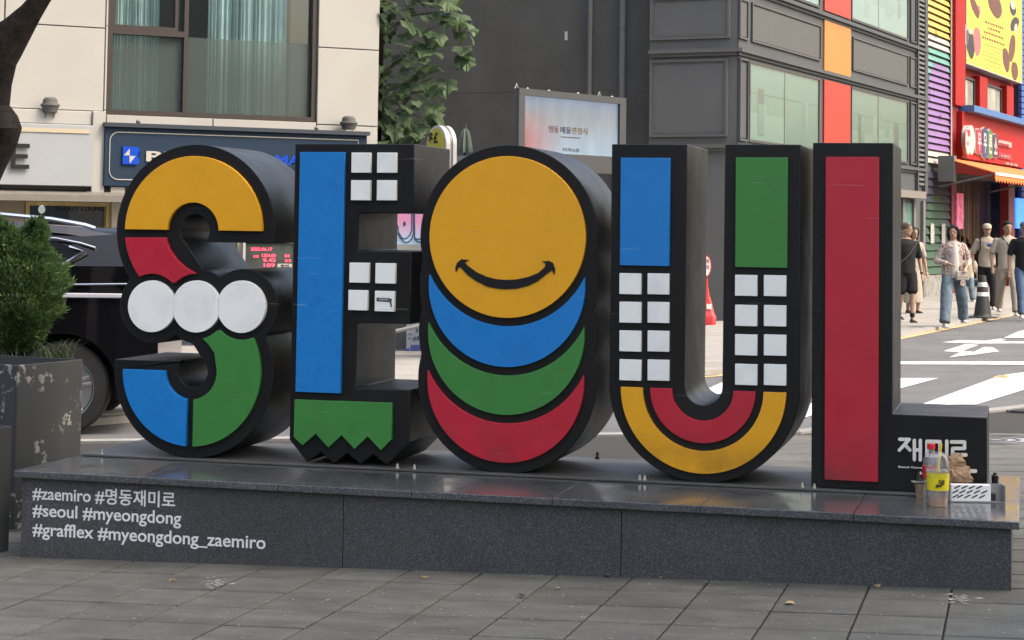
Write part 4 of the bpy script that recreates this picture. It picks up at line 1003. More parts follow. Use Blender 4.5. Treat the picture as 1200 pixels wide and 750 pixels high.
# canopy ledge and shop front below
mb = MB(); zc0 = czz(60, 226)
mb.hexa([CB.P(uL_, zsh, .55), CB.P(cu(300), zsh, .55), CB.P(cu(300), zsh, -.03), CB.P(uL_, zsh, -.03), CB.P(uL_, zc0-.03, .55), CB.P(cu(300), zc0-.03, .55), CB.P(cu(300), zc0+.05, .001), CB.P(uL_, zc0+.05, .001)])
mb.build('canopy', mat('canopy_grey', (.12, .114, .103), .6, var=.1), cb)
M_GOLD = mat('brass_frame', col(168, 148, 96), .4, metal=.3, var=.2, vscale=5)
shop = MB(); shop.fbox(CB, uL_, cu(240), -1.5, zsh-.01, -3.3, -3.2); shop.build('shop_interior', mat('shop_interior_dark', (.05, .05, .045), .9, var=.5, vscale=1.5), cb)
mb = MB(); mb.fbox(CB, uL_, cu(34), -1.5, zsh-.005, -.3, -.1); mb.build('shop_wall', mat('olive_beige', (.20, .17, .12), .7), cb)
f = MB(); f.ffr(CB, cu(35), cu(134), -1.4, zsh-.005, .055, -.25, -.08); sf = f.build('shop_window', M_GOLD, cb)
p = MB(); p.fbox(CB, cu(35)+.058, cu(134)-.058, -1.34, zsh-.062, -.2, -.19); p.build('pane', glass('shop_window_glass', (.35, .38, .38), .03, .12), sf)
f2_ = MB(); f2_.ffr(CB, cu(43), cu(60), zsh-.65, zsh-.2, .02, -.4, -.36); f2_.fbox(CB, cu(44), cu(59), zsh-.62, zsh-.23, -.4, -.38); f2_.build('menu_board', mat('menu_grey', (.1, .11, .12), .5), sf)
a = CB.pix(65, 241, -.18); b = CB.pix(128, 247.5, -.18)
text_mesh('BUDDY LOUNGE', 'letter', M_SMILE, CB, a[0], b[0], b[1], a[1], -.186, .006, .02, sf)
gl_ = MB(); c = CB.P(cu(61.5), czz(61, 245.5), -.5); gl_.ell(c, .05, .05, .06); lo = gl_.build('globe_lamp', mat('lit_globe', (.9, .9, .85), .4, emit=(1, .95, .85, 1), estr=1.2)); tag(lo, 'small lit white globe lamp inside the shop window under the canopy', 'lamp')
for x0, x1 in ((134.5, 145), (282, 289)):
    mb = MB(); mb.fbox(CB, cu(x0), cu(x1), -1.5, zsh-.005, -.25, .0); mb.build('pillar', mat('pillar_beige', (.36, .33, .27), .6), cb)
mb = MB(); a = CB.pix(128, 219, .1); b = CB.pix(144, 228, .1); mb.fbox(CB, a[0], b[0], b[1], a[1], .002, .2); mb.build('junction_box', M_MW, cb)
# exchange rate board seen through the S
eb = thing('rate_board', CB.P(cu(316), czz(316, 300), 0), 'dark exchange rate board with red figures seen through the letter S', 'display board')
a = CB.pix(287, 284.5, .05); b = CB.pix(362, 345, .05)
mb = MB(); mb.fbox(CB, a[0], b[0], b[1], a[1], .001, .06); mb.build('panel', mat('board_dark', (.035, .045, .042), .3, var=.3, vscale=4), eb)
mb = MB(); mb.ffr(CB, a[0]-.04, b[0]+.04, b[1]-.04, a[1]+.04, .04, .001, .09); mb.build('frame', mat('board_frame', (.3, .3, .3), .5), eb)
M_LED = mat('red_led', (.3, .02, .03), .5, emit=(1, .06, .12, 1), estr=.9)
for s_, x0, y0, x1, y1 in (('2025.06.17', 294, 290, 319, 294), ('USD', 297, 299, 303, 302), ('1354.00', 307, 297.5, 323, 301.5), ('9.42', 308, 303, 323, 307), ('189', 309, 308.7, 322, 313), ('01', 333.5, 298, 339, 301.6), ('23', 333.5, 304, 341, 307)):
    p = CB.pix(x0, y0, .06); q = CB.pix(x1, y1, .06); text_mesh(s_, 'digits', M_LED, CB, p[0], q[0], q[1], p[1], .0605, .004, .02, eb)
p = CB.pix(325, 309, .06); q = CB.pix(342, 314, .06); mb = MB(); mb.fbox(CB, p[0], q[0], q[1], p[1], .0605, .066); mb.build('label_strip', M_MW, eb)
text_mesh('환전', 'digits', M_SMILE, CB, p[0]+.05, q[0]-.05, q[1]+.012, p[1]-.012, .0665, .002, .02, eb)
# spot lights on the cream wall
def spot(px, py0, py1, lab):
    c = CB.P(cu(px), (czz(px, py0)+czz(px, py1))/2, .18); h = (czz(px, py0)-czz(px, py1))/2; t = thing('wall_light', c-CB.n*.18, lab, 'lamp', 'grey cylinder lamps on the cream wall')
    mb = MB(); mb.lathe(c, [(.0, -h*.45), (.10, -h*.45), (.12, h*.1), (.125, h*.15), (.11, h*.3), (.10, h*.8), (.07, h*1.0)], 16); mb.build('shade', M_GREYW, t)
    mb = MB(); mb.lathe(c, [(.128, h*.1), (.138, h*.1+.02), (.128, h*.1+.04)], 16); mb.build('rim', M_GREYW, t)
    mb = MB(); mb.tube([c-CB.n*.18, c-CB.n*.05+Vector((0, 0, -h*.3)), c+Vector((0, 0, -h*.25))], .015, 6); mb.build('bracket', M_GREYP, t)
    for s_ in (-1, 1):
        mb = MB(); mb.tube([c+CB.u*s_*.06+Vector((0, 0, -h)), c+CB.u*s_*.06+Vector((0, 0, -h*.2))], .008, 5); mb.build('stay', M_GREYP, t)
spot(55.5, 115, 139, 'grey cylinder wall lamp above the white sign near the tree'); spot(404, 137, 158, 'grey cylinder wall lamp at the right end of the blue sign')

# ---- unseen block added outside the frame to shade the plinth
M_SH = mat('plain_concrete', (.3, .29, .27), .8, var=.1)
sb = thing('shade_block', (20, -8, 0), 'unseen concrete block added to shade the plinth, beyond the right edge of the picture', 'building')
mb = MB(); mb.box(8, 20, 1, LY+1.0, -1, 19); mb.build('wall', M_SH, sb)
for fl in range(5):
    for k_ in range(2):
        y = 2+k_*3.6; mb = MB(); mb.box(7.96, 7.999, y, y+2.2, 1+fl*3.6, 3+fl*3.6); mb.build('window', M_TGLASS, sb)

# ================================================================== CAR
M_CAR = mat('black_car_paint', (0.004, 0.004, 0.005), 0.04, spec=.5)
M_CGL = mat('car_glass_dark', (0.003, 0.003, 0.004), 0.03, spec=.12)
M_CHR = mat('chrome', (0.75, 0.76, 0.78), 0.15, metal=1.0)
M_RUB = mat('tyre_rubber', (0.009, 0.009, 0.009), 0.8)
M_PLA = mat('black_plastic', (0.018, 0.018, 0.019), 0.6)
wc = G(70, 511, ROFF); CA = Fr((wc.x, wc.y), 86)
wd = project(wc)[2]; wr = 55/FPX*wd; wu, wz = 0.0, gz(wc.x, wc.y)+ROFF+wr
def cp(x, y, o=0.0): return CA.pix(x, y, o)
car = thing('parked_car', (wc.x, wc.y, wz-wr), 'black sport utility car with roof rails and chrome trim parked behind the letter S', 'car')
zroof, zbelt, zsill = cp(30, 258, -.2)[1], cp(80, 313)[1], cp(130, 469)[1]
ur = cp(186, 400)[0]; uf = ur-4.85; uw2 = wu-2.88
arch = wr+.07
low = [(uf+.1, zsill), (uw2-arch, zsill)]+arc((uw2, wz), arch, 190, -10, 14)+[(uw2+arch, zsill), (wu-arch, zsill)]+arc((wu, wz), arch, 190, -10, 14)+[(wu+arch, zsill), (ur-.12, zsill+.02), (ur, zsill+.22), (ur-.01, zbelt-.35), (ur-.07, zbelt+.02), (uf+1.25, zbelt+.0), (uf+.25, zbelt-.18), (uf, zbelt-.5), (uf, zsill+.15)]
mb = MB(); mb.fprism(CA, low, -1.9, 0, smooth=True); mb.build('body', M_CAR, car, bevel=.05, seg=4)
def so(z): return -.03-.2*(max(z-zbelt, 0)/(zroof-zbelt))
cab_b = [(uf+1.0, zbelt), (ur-.06, zbelt)]; 
ring0 = [(uf+1.0, zbelt-.02), (ur-.08, zbelt-.02)]; ring1 = [(uf+1.75, zroof-.05), (ur-.16, zroof-.16)]; ring2 = [(uf+1.9, zroof), (ur-.34, zroof-.07)]
def rg(r_, ins): (a, za_), (b, zb_) = r_; return [CA.P(a, za_, so(za_)-ins), CA.P((a+b)/2, (za_+zb_)/2+(.03 if ins > .01 else 0), so(za_)-ins), CA.P(b, zb_, so(zb_)-ins), CA.P(b, zb_, -1.9-so(zb_)+ins), CA.P((a+b)/2, (za_+zb_)/2+(.03 if ins > .01 else 0), -1.9-so(za_)+ins), CA.P(a, za_, -1.9-so(za_)+ins)]
mb = MB(); mb.loft([rg(ring0, 0), rg(ring1, 0), rg(ring2, .12)]); mb.build('cabin', M_CAR, car, bevel=.04, seg=3)
def cpanel(nm, pts, m, par, t0=.002, t1=.012):
    n = len(pts); mb = MB(); mb.add([CA.P(u, z, so(z)+t1) for u, z in pts]+[CA.P(u, z, so(z)+t0) for u, z in pts], [tuple(range(n)), tuple(range(2*n-1, n-1, -1))]+[(i, n+i, n+(i+1) % n, (i+1) % n) for i in range(n)]); return mb.build(nm, m, par)
tip = cp(100, 296, -.1); q0 = cp(66, 283, -.15); q1 = cp(74, 312, -.04)
cpanel('window', [(q0[0]-.9, q1[1]), (q1[0], q1[1]), tip, (q0[0], q0[1]), (q0[0]-.9, q0[1]+.05)], M_CGL, car)
cpanel('window', [(q0[0]-2.0, q1[1]), (q0[0]-.95, q1[1]), (q0[0]-.95, q0[1]+.05), (q0[0]-1.8, q0[1]+.04)], M_CGL, car)
def ctube(nm, pts, r_, m, o=.01):
    mb = MB(); mb.tube([CA.P(u, z, so(z)+o) for u, z in pts], r_, 6); return mb.build(nm, m, car)
a = cp(112, 290.5, -.12)
ctube('chrome_trim', [(q0[0]-1.8, q0[1]+.065), (q0[0], q0[1]+.025), (tip[0]-.04, tip[1]+.075), a], .010, M_CHR)
ctube('chrome_trim', [(q1[0]-1.9, q1[1]-.01), (q1[0]-.02, q1[1]-.01), (tip[0]+.0, tip[1]+.0), (tip[0]-.13, tip[1]+.05)], [.014, .022, .03, .014], M_CHR, .016)
ra_ = [cp(-40, 252, -.3), cp(0, 254, -.3), cp(60, 259.5, -.3), cp(100, 266.5, -.3), cp(112, 270.5, -.3)]
mb = MB(); mb.tube([CA.P(u, z+.02, -.28) for u, z in ra_], .018, 8); mb.build('roof_rail', M_CHR, car)
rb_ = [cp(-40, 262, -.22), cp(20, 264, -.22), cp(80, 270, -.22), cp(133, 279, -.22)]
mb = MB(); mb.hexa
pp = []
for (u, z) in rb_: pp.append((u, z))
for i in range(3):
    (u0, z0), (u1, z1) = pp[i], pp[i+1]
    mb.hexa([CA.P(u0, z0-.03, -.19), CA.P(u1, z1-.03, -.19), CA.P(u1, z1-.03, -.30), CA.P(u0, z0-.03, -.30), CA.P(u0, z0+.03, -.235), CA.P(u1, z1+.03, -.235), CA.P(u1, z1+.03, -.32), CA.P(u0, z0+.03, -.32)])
mb.build('roof_side', mat('roof_highlight', (0.05, 0.05, 0.055), .08, spec=1.0, metal=.6), car)  # brighter metal strip stands in for the highlight along the roof edge
for y0, y1, w_, m_ in ((333, 333, .010, M_CHR), (346, 345, .0, None)):
    if m_: 
        a = cp(60, y0+1); b = cp(149, y1); mb = MB(); mb.tube([CA.P(a[0]-2.6, a[1], .004), CA.P(a[0], a[1], .006), CA.P(b[0], b[1], .006)], .009, 6); mb.build('chrome_trim', m_, car)
a = cp(58, 343); b = cp(143, 349.5); mb = MB(); mb.fbox(CA, a[0]-.4, b[0], b[1], a[1], .0, .022); mb.build('side_molding', mat('satin_steel', (.5, .5, .54), .45, metal=.3), car, bevel=.008)
mb = MB(); mb.fbox(CA, uw2-arch-.1, wu+arch+.1, zsill+.01, wz+arch+.05, -1.6, -.32); mb.build('underbody', M_DARK, car)
mb = MB(); mb.fbox(CA, wu+arch+.02, ur-.14, zsill-.0, zsill+.2, .001, .02); mb.build('bumper_cladding', M_PLA, car)
mb = MB(); mb.fbox(CA, ur-.2, ur+.012, zbelt-.35, zbelt-.02, -.35, .006); mb.build('tail_light', mat('tail_red', (.09, .004, .006), .1), car, bevel=.02)
for uu_, far_ in ((wu, 0), (uw2, 0), (wu, 1), (uw2, 1)):
    o0 = -.03 if not far_ else -1.87
    sg_ = 1 if not far_ else -1
    c = CA.P(uu_, wz, o0); n_ = CA.n*sg_
    mb = MB(); mb.lathe(c-n_*.22, [(wr*.66, 0), (wr*.93, 0), (wr, .03), (wr, .19), (wr*.94, .22), (wr*.70, .225), (wr*.68, .2)], 40, n_); wh = mb.build('wheel', M_RUB, car)
    mb = MB(); mb.lathe(c-n_*.15, [(.001, 0), (wr*.675, 0), (wr*.68, .14), (wr*.64, .145), (wr*.62, .04), (.001, .04)], 36, n_); mb.build('rim', mat('rim_dark', (.05, .05, .055), .4, metal=.6), wh)
    mb = MB(); e1 = CA.u; e2 = Vector((0, 0, 1))
    for k_ in range(5):
        for dl in (-.12, .12):
            a = 2*PI*k_/5+.3; d_ = e1*math.cos(a+dl*.5)+e2*math.sin(a+dl*.5); t_ = e1*-math.sin(a)+e2*math.cos(a)
            p0 = c+d_*.04-n_*.02; p1 = c+(e1*math.cos(a+dl)+e2*math.sin(a+dl))*wr*.64-n_*.015
            mb.tube([p0, p1], [.026, .018], 6)
    mb.lathe(c-n_*.03, [(.001, 0), (.06, 0), (.055, .02), (.001, .024)], 16, n_)
    mb.lathe(c-n_*.03, [(wr*.64, 0), (wr*.69, 0), (wr*.69, .025), (wr*.64, .02)], 40, n_)
    mb.build('spokes', mat('alloy', (.42, .42, .43), .3, metal=.9), wh)

# ================================================================== PLANTERS, SHRUB
def peel_mat():
    m = mat('peeling_grey_paint', (0.046, 0.049, 0.050), 0.5, spec=.2, var=0.08, vscale=2)
    n = m.node_tree; b = n.nodes['Principled BSDF']; src = b.inputs['Base Color'].links[0].from_socket
    g = n.nodes.new('ShaderNodeNewGeometry')
    def nn(scale, lo, hi, det=8):
        t = n.nodes.new('ShaderNodeTexNoise'); t.inputs['Scale'].default_value = scale; t.inputs['Detail'].default_value = det; n.links.new(g.outputs['Position'], t.inputs['Vector'])
        r_ = n.nodes.new('ShaderNodeMapRange'); r_.inputs[1].default_value = lo; r_.inputs[2].default_value = hi; n.links.new(t.outputs[0], r_.inputs[0]); return r_.outputs[0]
    k_ = n.nodes.new('ShaderNodeMath'); k_.operation = 'MULTIPLY'; n.links.new(nn(26, .56, .575), k_.inputs[0]); n.links.new(nn(3.0, .50, .57, 3), k_.inputs[1])
    x = n.nodes.new('ShaderNodeMix'); x.data_type = 'RGBA'; n.links.new(k_.outputs[0], x.inputs[0]); n.links.new(src, x.inputs[6]); x.inputs[7].default_value = (.24, .24, .225, 1)
    n.links.new(x.outputs[2], b.inputs['Base Color']); return m
M_PEEL = peel_mat()
M_SOIL = mat('soil', (.03, .025, .018), .95, bump=.5, bscale=30)
def planter(cpx, cpy, ty, lenR, lenL, label):
    g0 = G(cpx, cpy); d = project(g0)[2]; zt_ = (CAMP+ray(cpx, ty)*(d)).z
    r_ = ray(cpx, ty); t_ = (g0.xy-CAMP.xy).length/r_.xy.length; zt_ = EYE+r_.z*t_
    a = dirv(26); b = dirv(-64); zb_ = g0.z-.08
    t = thing('planter', g0+a*lenR/2+b*lenL/2, label, 'planter')
    def q(i, j): return g0+a*i+b*j
    def bx(i0, i1, j0, j1, z0, z1, nm, m, bev=0):
        mb = MB(); mb.hexa([Vector((*q(i, j).xy, z)) for z in (z0, z1) for i, j in ((i0, j0), (i1, j0), (i1, j1), (i0, j1))]); return mb.build(nm, m, t, bevel=bev)
    w_ = .012
    bx(0, lenR, 0, w_, zb_, zt_, 'side_panel', M_PEEL, .003); bx(0, lenR, lenL-w_, lenL, zb_, zt_, 'side_panel', M_PEEL)
    bx(0, w_, w_+.001, lenL-w_-.001, zb_, zt_-.001, 'side_panel', M_PEEL, .003); bx(lenR-w_, lenR, w_+.001, lenL-w_-.001, zb_, zt_-.001, 'side_panel', M_PEEL)
    for (i0, i1, j0, j1) in ((.013, lenR-.013, .013, .05), (.013, lenR-.013, lenL-.05, lenL-.013)): bx(i0, i1, j0, j1, zt_-.02, zt_-.008, 'rim', M_PEEL)
    bx(.013, lenR-.013, .013, lenL-.013, zt_-.25, zt_-.06, 'soil', M_SOIL)
    return t, q, zt_
pt, pq, pzt = planter(16, 618, 428, .54, 1.25, 'tall grey metal planter with peeling paint left of the plinth, holding the shrub')
pt2, _, _ = planter(-33, 655, 505, .26, .6, 'lower grey metal planter cut off by the left edge of the picture')
def leafmat(name, c1, c2, tr=.25, scale=9):
    m = mat(name, c1, .55, spec=.3); n = m.node_tree; b = n.nodes['Principled BSDF']
    g = n.nodes.new('ShaderNodeNewGeometry'); t = n.nodes.new('ShaderNodeTexNoise'); t.inputs['Scale'].default_value = scale; t.inputs['Detail'].default_value = 4; n.links.new(g.outputs['Position'], t.inputs['Vector'])
    r_ = n.nodes.new('ShaderNodeMapRange'); r_.inputs[1].default_value = .38; r_.inputs[2].default_value = .62; n.links.new(t.outputs[0], r_.inputs[0])
    oi = n.nodes.new('ShaderNodeObjectInfo')
    ad = n.nodes.new('ShaderNodeMath'); ad.operation = 'MULTIPLY_ADD'; ad.inputs[1].default_value = .5; n.links.new(oi.outputs['Random'], ad.inputs[0]); 
    m2 = n.nodes.new('ShaderNodeMath'); m2.operation = 'MULTIPLY'; m2.inputs[1].default_value = .6; n.links.new(r_.outputs[0], m2.inputs[0]); n.links.new(m2.outputs[0], ad.inputs[2])
    x = n.nodes.new('ShaderNodeMix'); x.data_type = 'RGBA'; x.inputs[6].default_value = c1; x.inputs[7].default_value = c2; n.links.new(ad.outputs[0], x.inputs[0]); n.links.new(x.outputs[2], b.inputs['Base Color'])
    tl = n.nodes.new('ShaderNodeBsdfTranslucent'); n.links.new(x.outputs[2], tl.inputs[0]); mx = n.nodes.new('ShaderNodeMixShader'); mx.inputs[0].default_value = tr
    n.links.new(b.outputs[0], mx.inputs[1]); n.links.new(tl.outputs[0], mx.inputs[2]); n.links.new(mx.outputs[0], n.nodes['Material Output'].inputs[0]); return m
M_THU = leafmat('conifer_green', (.024, .062, .020, 1), (.13, .205, .065, 1), .3, 14)
M_BARK = mat('bark', (.011, .0095, .0085), .9, var=.4, vscale=14, bump=.8, bscale=25, spec=.1)
sc_ = G(30, 600); dS = 12.25
def at_d(px, py, d): return CAMP+ray(px, py)*d
sb_ = at_d(16, 421, dS)
shr = thing('conifer_shrub', sb_, 'dense rounded green conifer shrub growing in the tall grey planter', 'shrub')
outline = [(258, 5), (266, 20), (275, 32), (290, 43), (305, 54), (325, 61), (345, 62), (365, 55), (385, 43), (400, 30), (412, 17)]
def rad_at(y):
    for (y0, r0), (y1, r1) in zip(outline, outline[1:]):
        if y0 <= y <= y1: return r0+(r1-r0)*(y-y0)/(y1-y0)
    return 10
k_ = dS/FPX; rngb = random.Random(5); mb = MB(); core = MB()
lumps = [(rngb.uniform(0, 2*PI), rngb.uniform(270, 400), rngb.uniform(.15, .4)) for _ in range(60)]
def lump(a, y):
    v = 0
    for la, ly, s_ in lumps:
        da = (a-la+PI) % (2*PI)-PI; q = (da/.38)**2+((y-ly)/14)**2
        if q < 4: v = max(v, s_*math.exp(-q))
    return v
for i in range(22000):
    y = 258+154*rngb.random()**1.15; a = rngb.uniform(0, 2*PI); R_ = rad_at(y)*k_
    f_ = (.76+lump(a, y)*.9)*(1-.45*rngb.random()**1.5)
    off = -.02 if y < 300 else 0
    p = sb_+Vector((math.cos(a)*R_*f_, math.sin(a)*R_*f_, (421-y)*k_)) + R0*(.0)
    if y < 285: p += R0*(.10*math.copysign(1, math.cos(a-1)) *(285-y)/23)
    n_ = Vector((math.cos(a), math.sin(a), rngb.uniform(.2, 1.5))).normalized(); n_ = (n_+Vector([rngb.uniform(-.5, .5) for _ in range(3)])).normalized()
    sd_ = n_.cross(Vector([rngb.uniform(-1, 1) for _ in range(3)])).normalized(); L = rngb.uniform(.02, .055); w_ = rngb.uniform(.003, .008)
    mb.add([p-sd_*w_*.5, p+n_*L*.5-sd_*w_, p+n_*L, p+n_*L*.5+sd_*w_, p+sd_*w_*.5], [(0, 1, 2, 3, 4)])
mb.build('foliage', M_THU, shr, fix=False)
mb = MB()
for i in range(9):
    a = i*.7; top = sb_+Vector((math.cos(a)*.14, math.sin(a)*.14, rngb.uniform(.4, .65))); mb.tube([sb_+Vector((math.cos(a)*.02, math.sin(a)*.02, -.06)), (sb_+top)/2+Vector((0, 0, .05)), top], [.014, .01, .004], 6)
mb.build('stem', M_BARK, shr)
gt = thing('grass_tuft', at_d(70, 421, dS), 'thin arching grass blades at the foot of the conifer shrub', 'grass')
gm = MB()
for i in range(170):
    px = rngb.choice([rngb.gauss(68, 9), rngb.uniform(-10, 88)]); b0 = at_d(px, 424, dS+rngb.uniform(-.25, .25)); a = rngb.uniform(0, 2*PI); d_ = Vector((math.cos(a), math.sin(a), 0)); L = rngb.uniform(.1, .27)
    sdv = d_.cross(Z0)*.003; pts = [b0+d_*L*.7*t**1.8+Z0*(L*(t-.45*t*t)) for t in (0, .3, .6, .85, 1)]
    gm.add([p-sdv*(1-.2*j) for j, p in enumerate(pts)]+[p+sdv*(1-.2*j) for j, p in enumerate(pts)], [(j, j+1, 6+j, 5+j) for j in range(4)])
gm.build('blades', leafmat('grass_blade', (.02, .038, .014, 1), (.07, .09, .036, 1), .2), gt, fix=False, kind='stuff')

# ================================================================== TREES
tt = thing('street_tree', G(-60, 560), 'dark forked tree trunk crossing the upper left corner in front of the white sign', 'tree')
dT = 13.2; kT = dT/FPX
def tp(pts, seg=14): return [at_d(x, y, dT) for x, y, r_ in pts], [r_*kT for x, y, r_ in pts]
mb = MB()
t1 = [(-62, 640, 36), (-60, 560, 32), (-50, 400, 29), (-40, 300, 27), (-26, 215, 23), (-13, 182, 24), (-8, 164, 28), (-7, 150, 31), (-8, 138, 28), (-9, 124, 21), (-9, 98, 21), (-4, 70, 25), (4, 52, 24), (20, 34, 18), (36, 14, 13.5), (50, -6, 11), (66, -40, 9), (80, -90, 7)]
a, b = tp(t1); mb.tube(a, b, 18)
for i, v in enumerate(mb.v):
    nv = noise.noise(v*7)*.018+noise.noise(v*25)*.006; c = a[i//18]; d_ = (v-c).normalized(); mb.v[i] = v+d_*nv
mb.build('trunk', M_BARK, tt)
mb = MB(); a, b = tp([(-14, 80, 18), (-34, 30, 15), (-50, -40, 12), (-60, -90, 9)]); mb.tube(a, b, 12); mb.build('branch', M_BARK, tt)

# broad-leaved tree in the gap
dl0 = 30.2
lt_ = thing('broadleaf_tree', G(440, 372), 'tree with large lobed green leaves in the gap right of the cream building', 'tree')
M_LEAF = leafmat('plane_leaf', (.016, .034, .014, 1), (.085, .135, .06, 1), .3, 3)
leafs = []
for v_ in range(4):
    rl = random.Random(v_); pts = []
    lob = [(-100, .55), (-55, .8), (0, 1.0), (55, .8), (100, .55)]
    ang_pts = [(-160, .25), (-130, .5), (-100, .72), (-80, .62), (-55, .92), (-30, .72), (-8, .98), (0, 1.1), (8, .98), (30, .72), (55, .92), (80, .62), (100, .72), (130, .5), (160, .25)]
    vs = [Vector((0, -.08, 0))]
    for an, r_ in ang_pts:
        r2 = r_*rl.uniform(.9, 1.1); x, y = r2*math.sin(R(an)), r2*math.cos(R(an)); vs.append(Vector((x, y, .16*abs(x)-.18*(x*x+y*y)*rl.uniform(.6, 1.4))))
    fs = [(0, i, i+1) for i in range(1, len(ang_pts))]
    me = bpy.data.meshes.new('leaf'); me.from_pydata([tuple(v) for v in vs], [], fs); me.materials.append(M_LEAF); leafs.append(me)
rl = random.Random(11)
def xmax(y): 
    T = [(-40, 540), (0, 545), (20, 552), (45, 563), (60, 548), (75, 560), (95, 545), (112, 522), (130, 520), (150, 505), (168, 475), (190, 455)]
    for (y0, x0), (y1, x1) in zip(T, T[1:]):
        if y0 <= y <= y1: return x0+(x1-x0)*(y-y0)/(y1-y0)
    return 470
nl = 0
while nl < 290:
    y = rl.uniform(-38, 180); x = 432+(xmax(y)-432)*rl.random()**1.0
    if x > 515 and rl.random() < .25: continue
    d = dl0+rl.uniform(-.5, .9)
    o = bpy.data.objects.new('leaf', rl.choice(leafs)); COL.objects.link(o); o.parent = lt_
    o.location = at_d(x, y, d)-WO[lt_.name]; s_ = rl.uniform(.12, .25); o.scale = (s_, s_*rl.uniform(.85, 1.1), s_)
    # blades hang outwards and down, facing up and to the street
    az = math.atan2(-F0.y, -F0.x)+rl.uniform(-1.2, 1.6); tilt = rl.uniform(.15, 1.05)
    yv = Vector((math.cos(az)*math.cos(tilt), math.sin(az)*math.cos(tilt), -math.sin(tilt))); zv = Vector((math.cos(az)*math.sin(tilt), math.sin(az)*math.sin(tilt), math.cos(tilt)))
    zv = (zv+Vector([rl.uniform(-.35, .35) for _ in range(3)])).normalized(); xv = yv.cross(zv).normalized(); zv = xv.cross(yv).normalized()
    o.rotation_euler = Matrix((xv, yv, zv)).transposed().to_euler(); nl += 1
mb = MB()
p0 = G(438, 372)
p0 = at_d(437, 372, dl0); mb.tube([p0-Z0*1, at_d(438, 250, dl0), at_d(442, 120, dl0), at_d(446, 20, dl0), at_d(452, -80, dl0)], [.11, .10, .08, .06, .04], 10); mb.build('trunk', M_BARK, lt_)
for (a, b, c) in (((444, 130), (478, 110), (540, 98)), ((443, 90), (480, 62), (545, 48)), ((446, 40), (480, 18), (535, 12)), ((443, 140), (468, 128), (500, 140)), ((444, 110), (490, 92), (520, 80)), ((446, 10), (470, -10), (520, -20))):
    mb = MB(); mb.tube([at_d(*a, dl0), at_d(*b, dl0+.1), at_d(*c, dl0-.1)], [.03, .018, .006], 6); mb.build('branch', mat('green_twig', (.05, .06, .03), .8), lt_)

# ================================================================== STREET FURNITURE
M_KIO = mat('kiosk_grey', (.038, .041, .045), .45, spec=.3, var=.04)
dk = 23.5
ko = CAMP+ray(606, 200)*(dk/ray(606, 200).dot(FP)); KF = Fr((ko.x, ko.y), 41); kg = gz(ko.x, ko.y)
kk = thing('display_kiosk', (ko.x, ko.y, kg), 'grey outdoor display kiosk with a lit pale blue Korean screen behind the letter O', 'display')
u0, z1 = KF.pix(606.5, 102.5); u1, _ = KF.pix(732, 113); _, z0 = KF.pix(700, 203)
mb = MB(); mb.fbox(KF, u0+.06, u1, z0, z1-.004, -.07, -.02); mb.build('housing', M_KIO, kk, bevel=.01)
su0, sz1 = KF.pix(613.5, 111.5); su1, _ = KF.pix(724.5, 120); _, sz0 = KF.pix(724.5, 184.2)
mb = MB(); mb.fbox(KF, u0, u1, sz1, z1-.005, -.019, .03); mb.fbox(KF, u0, su0, z0, sz1-.001, -.019, .03); mb.fbox(KF, su1, u1, z0, sz1-.001, -.019, .03); mb.fbox(KF, su0+.001, su1-.001, z0, sz0, -.019, .03); mb.build('bezel', M_KIO, kk)
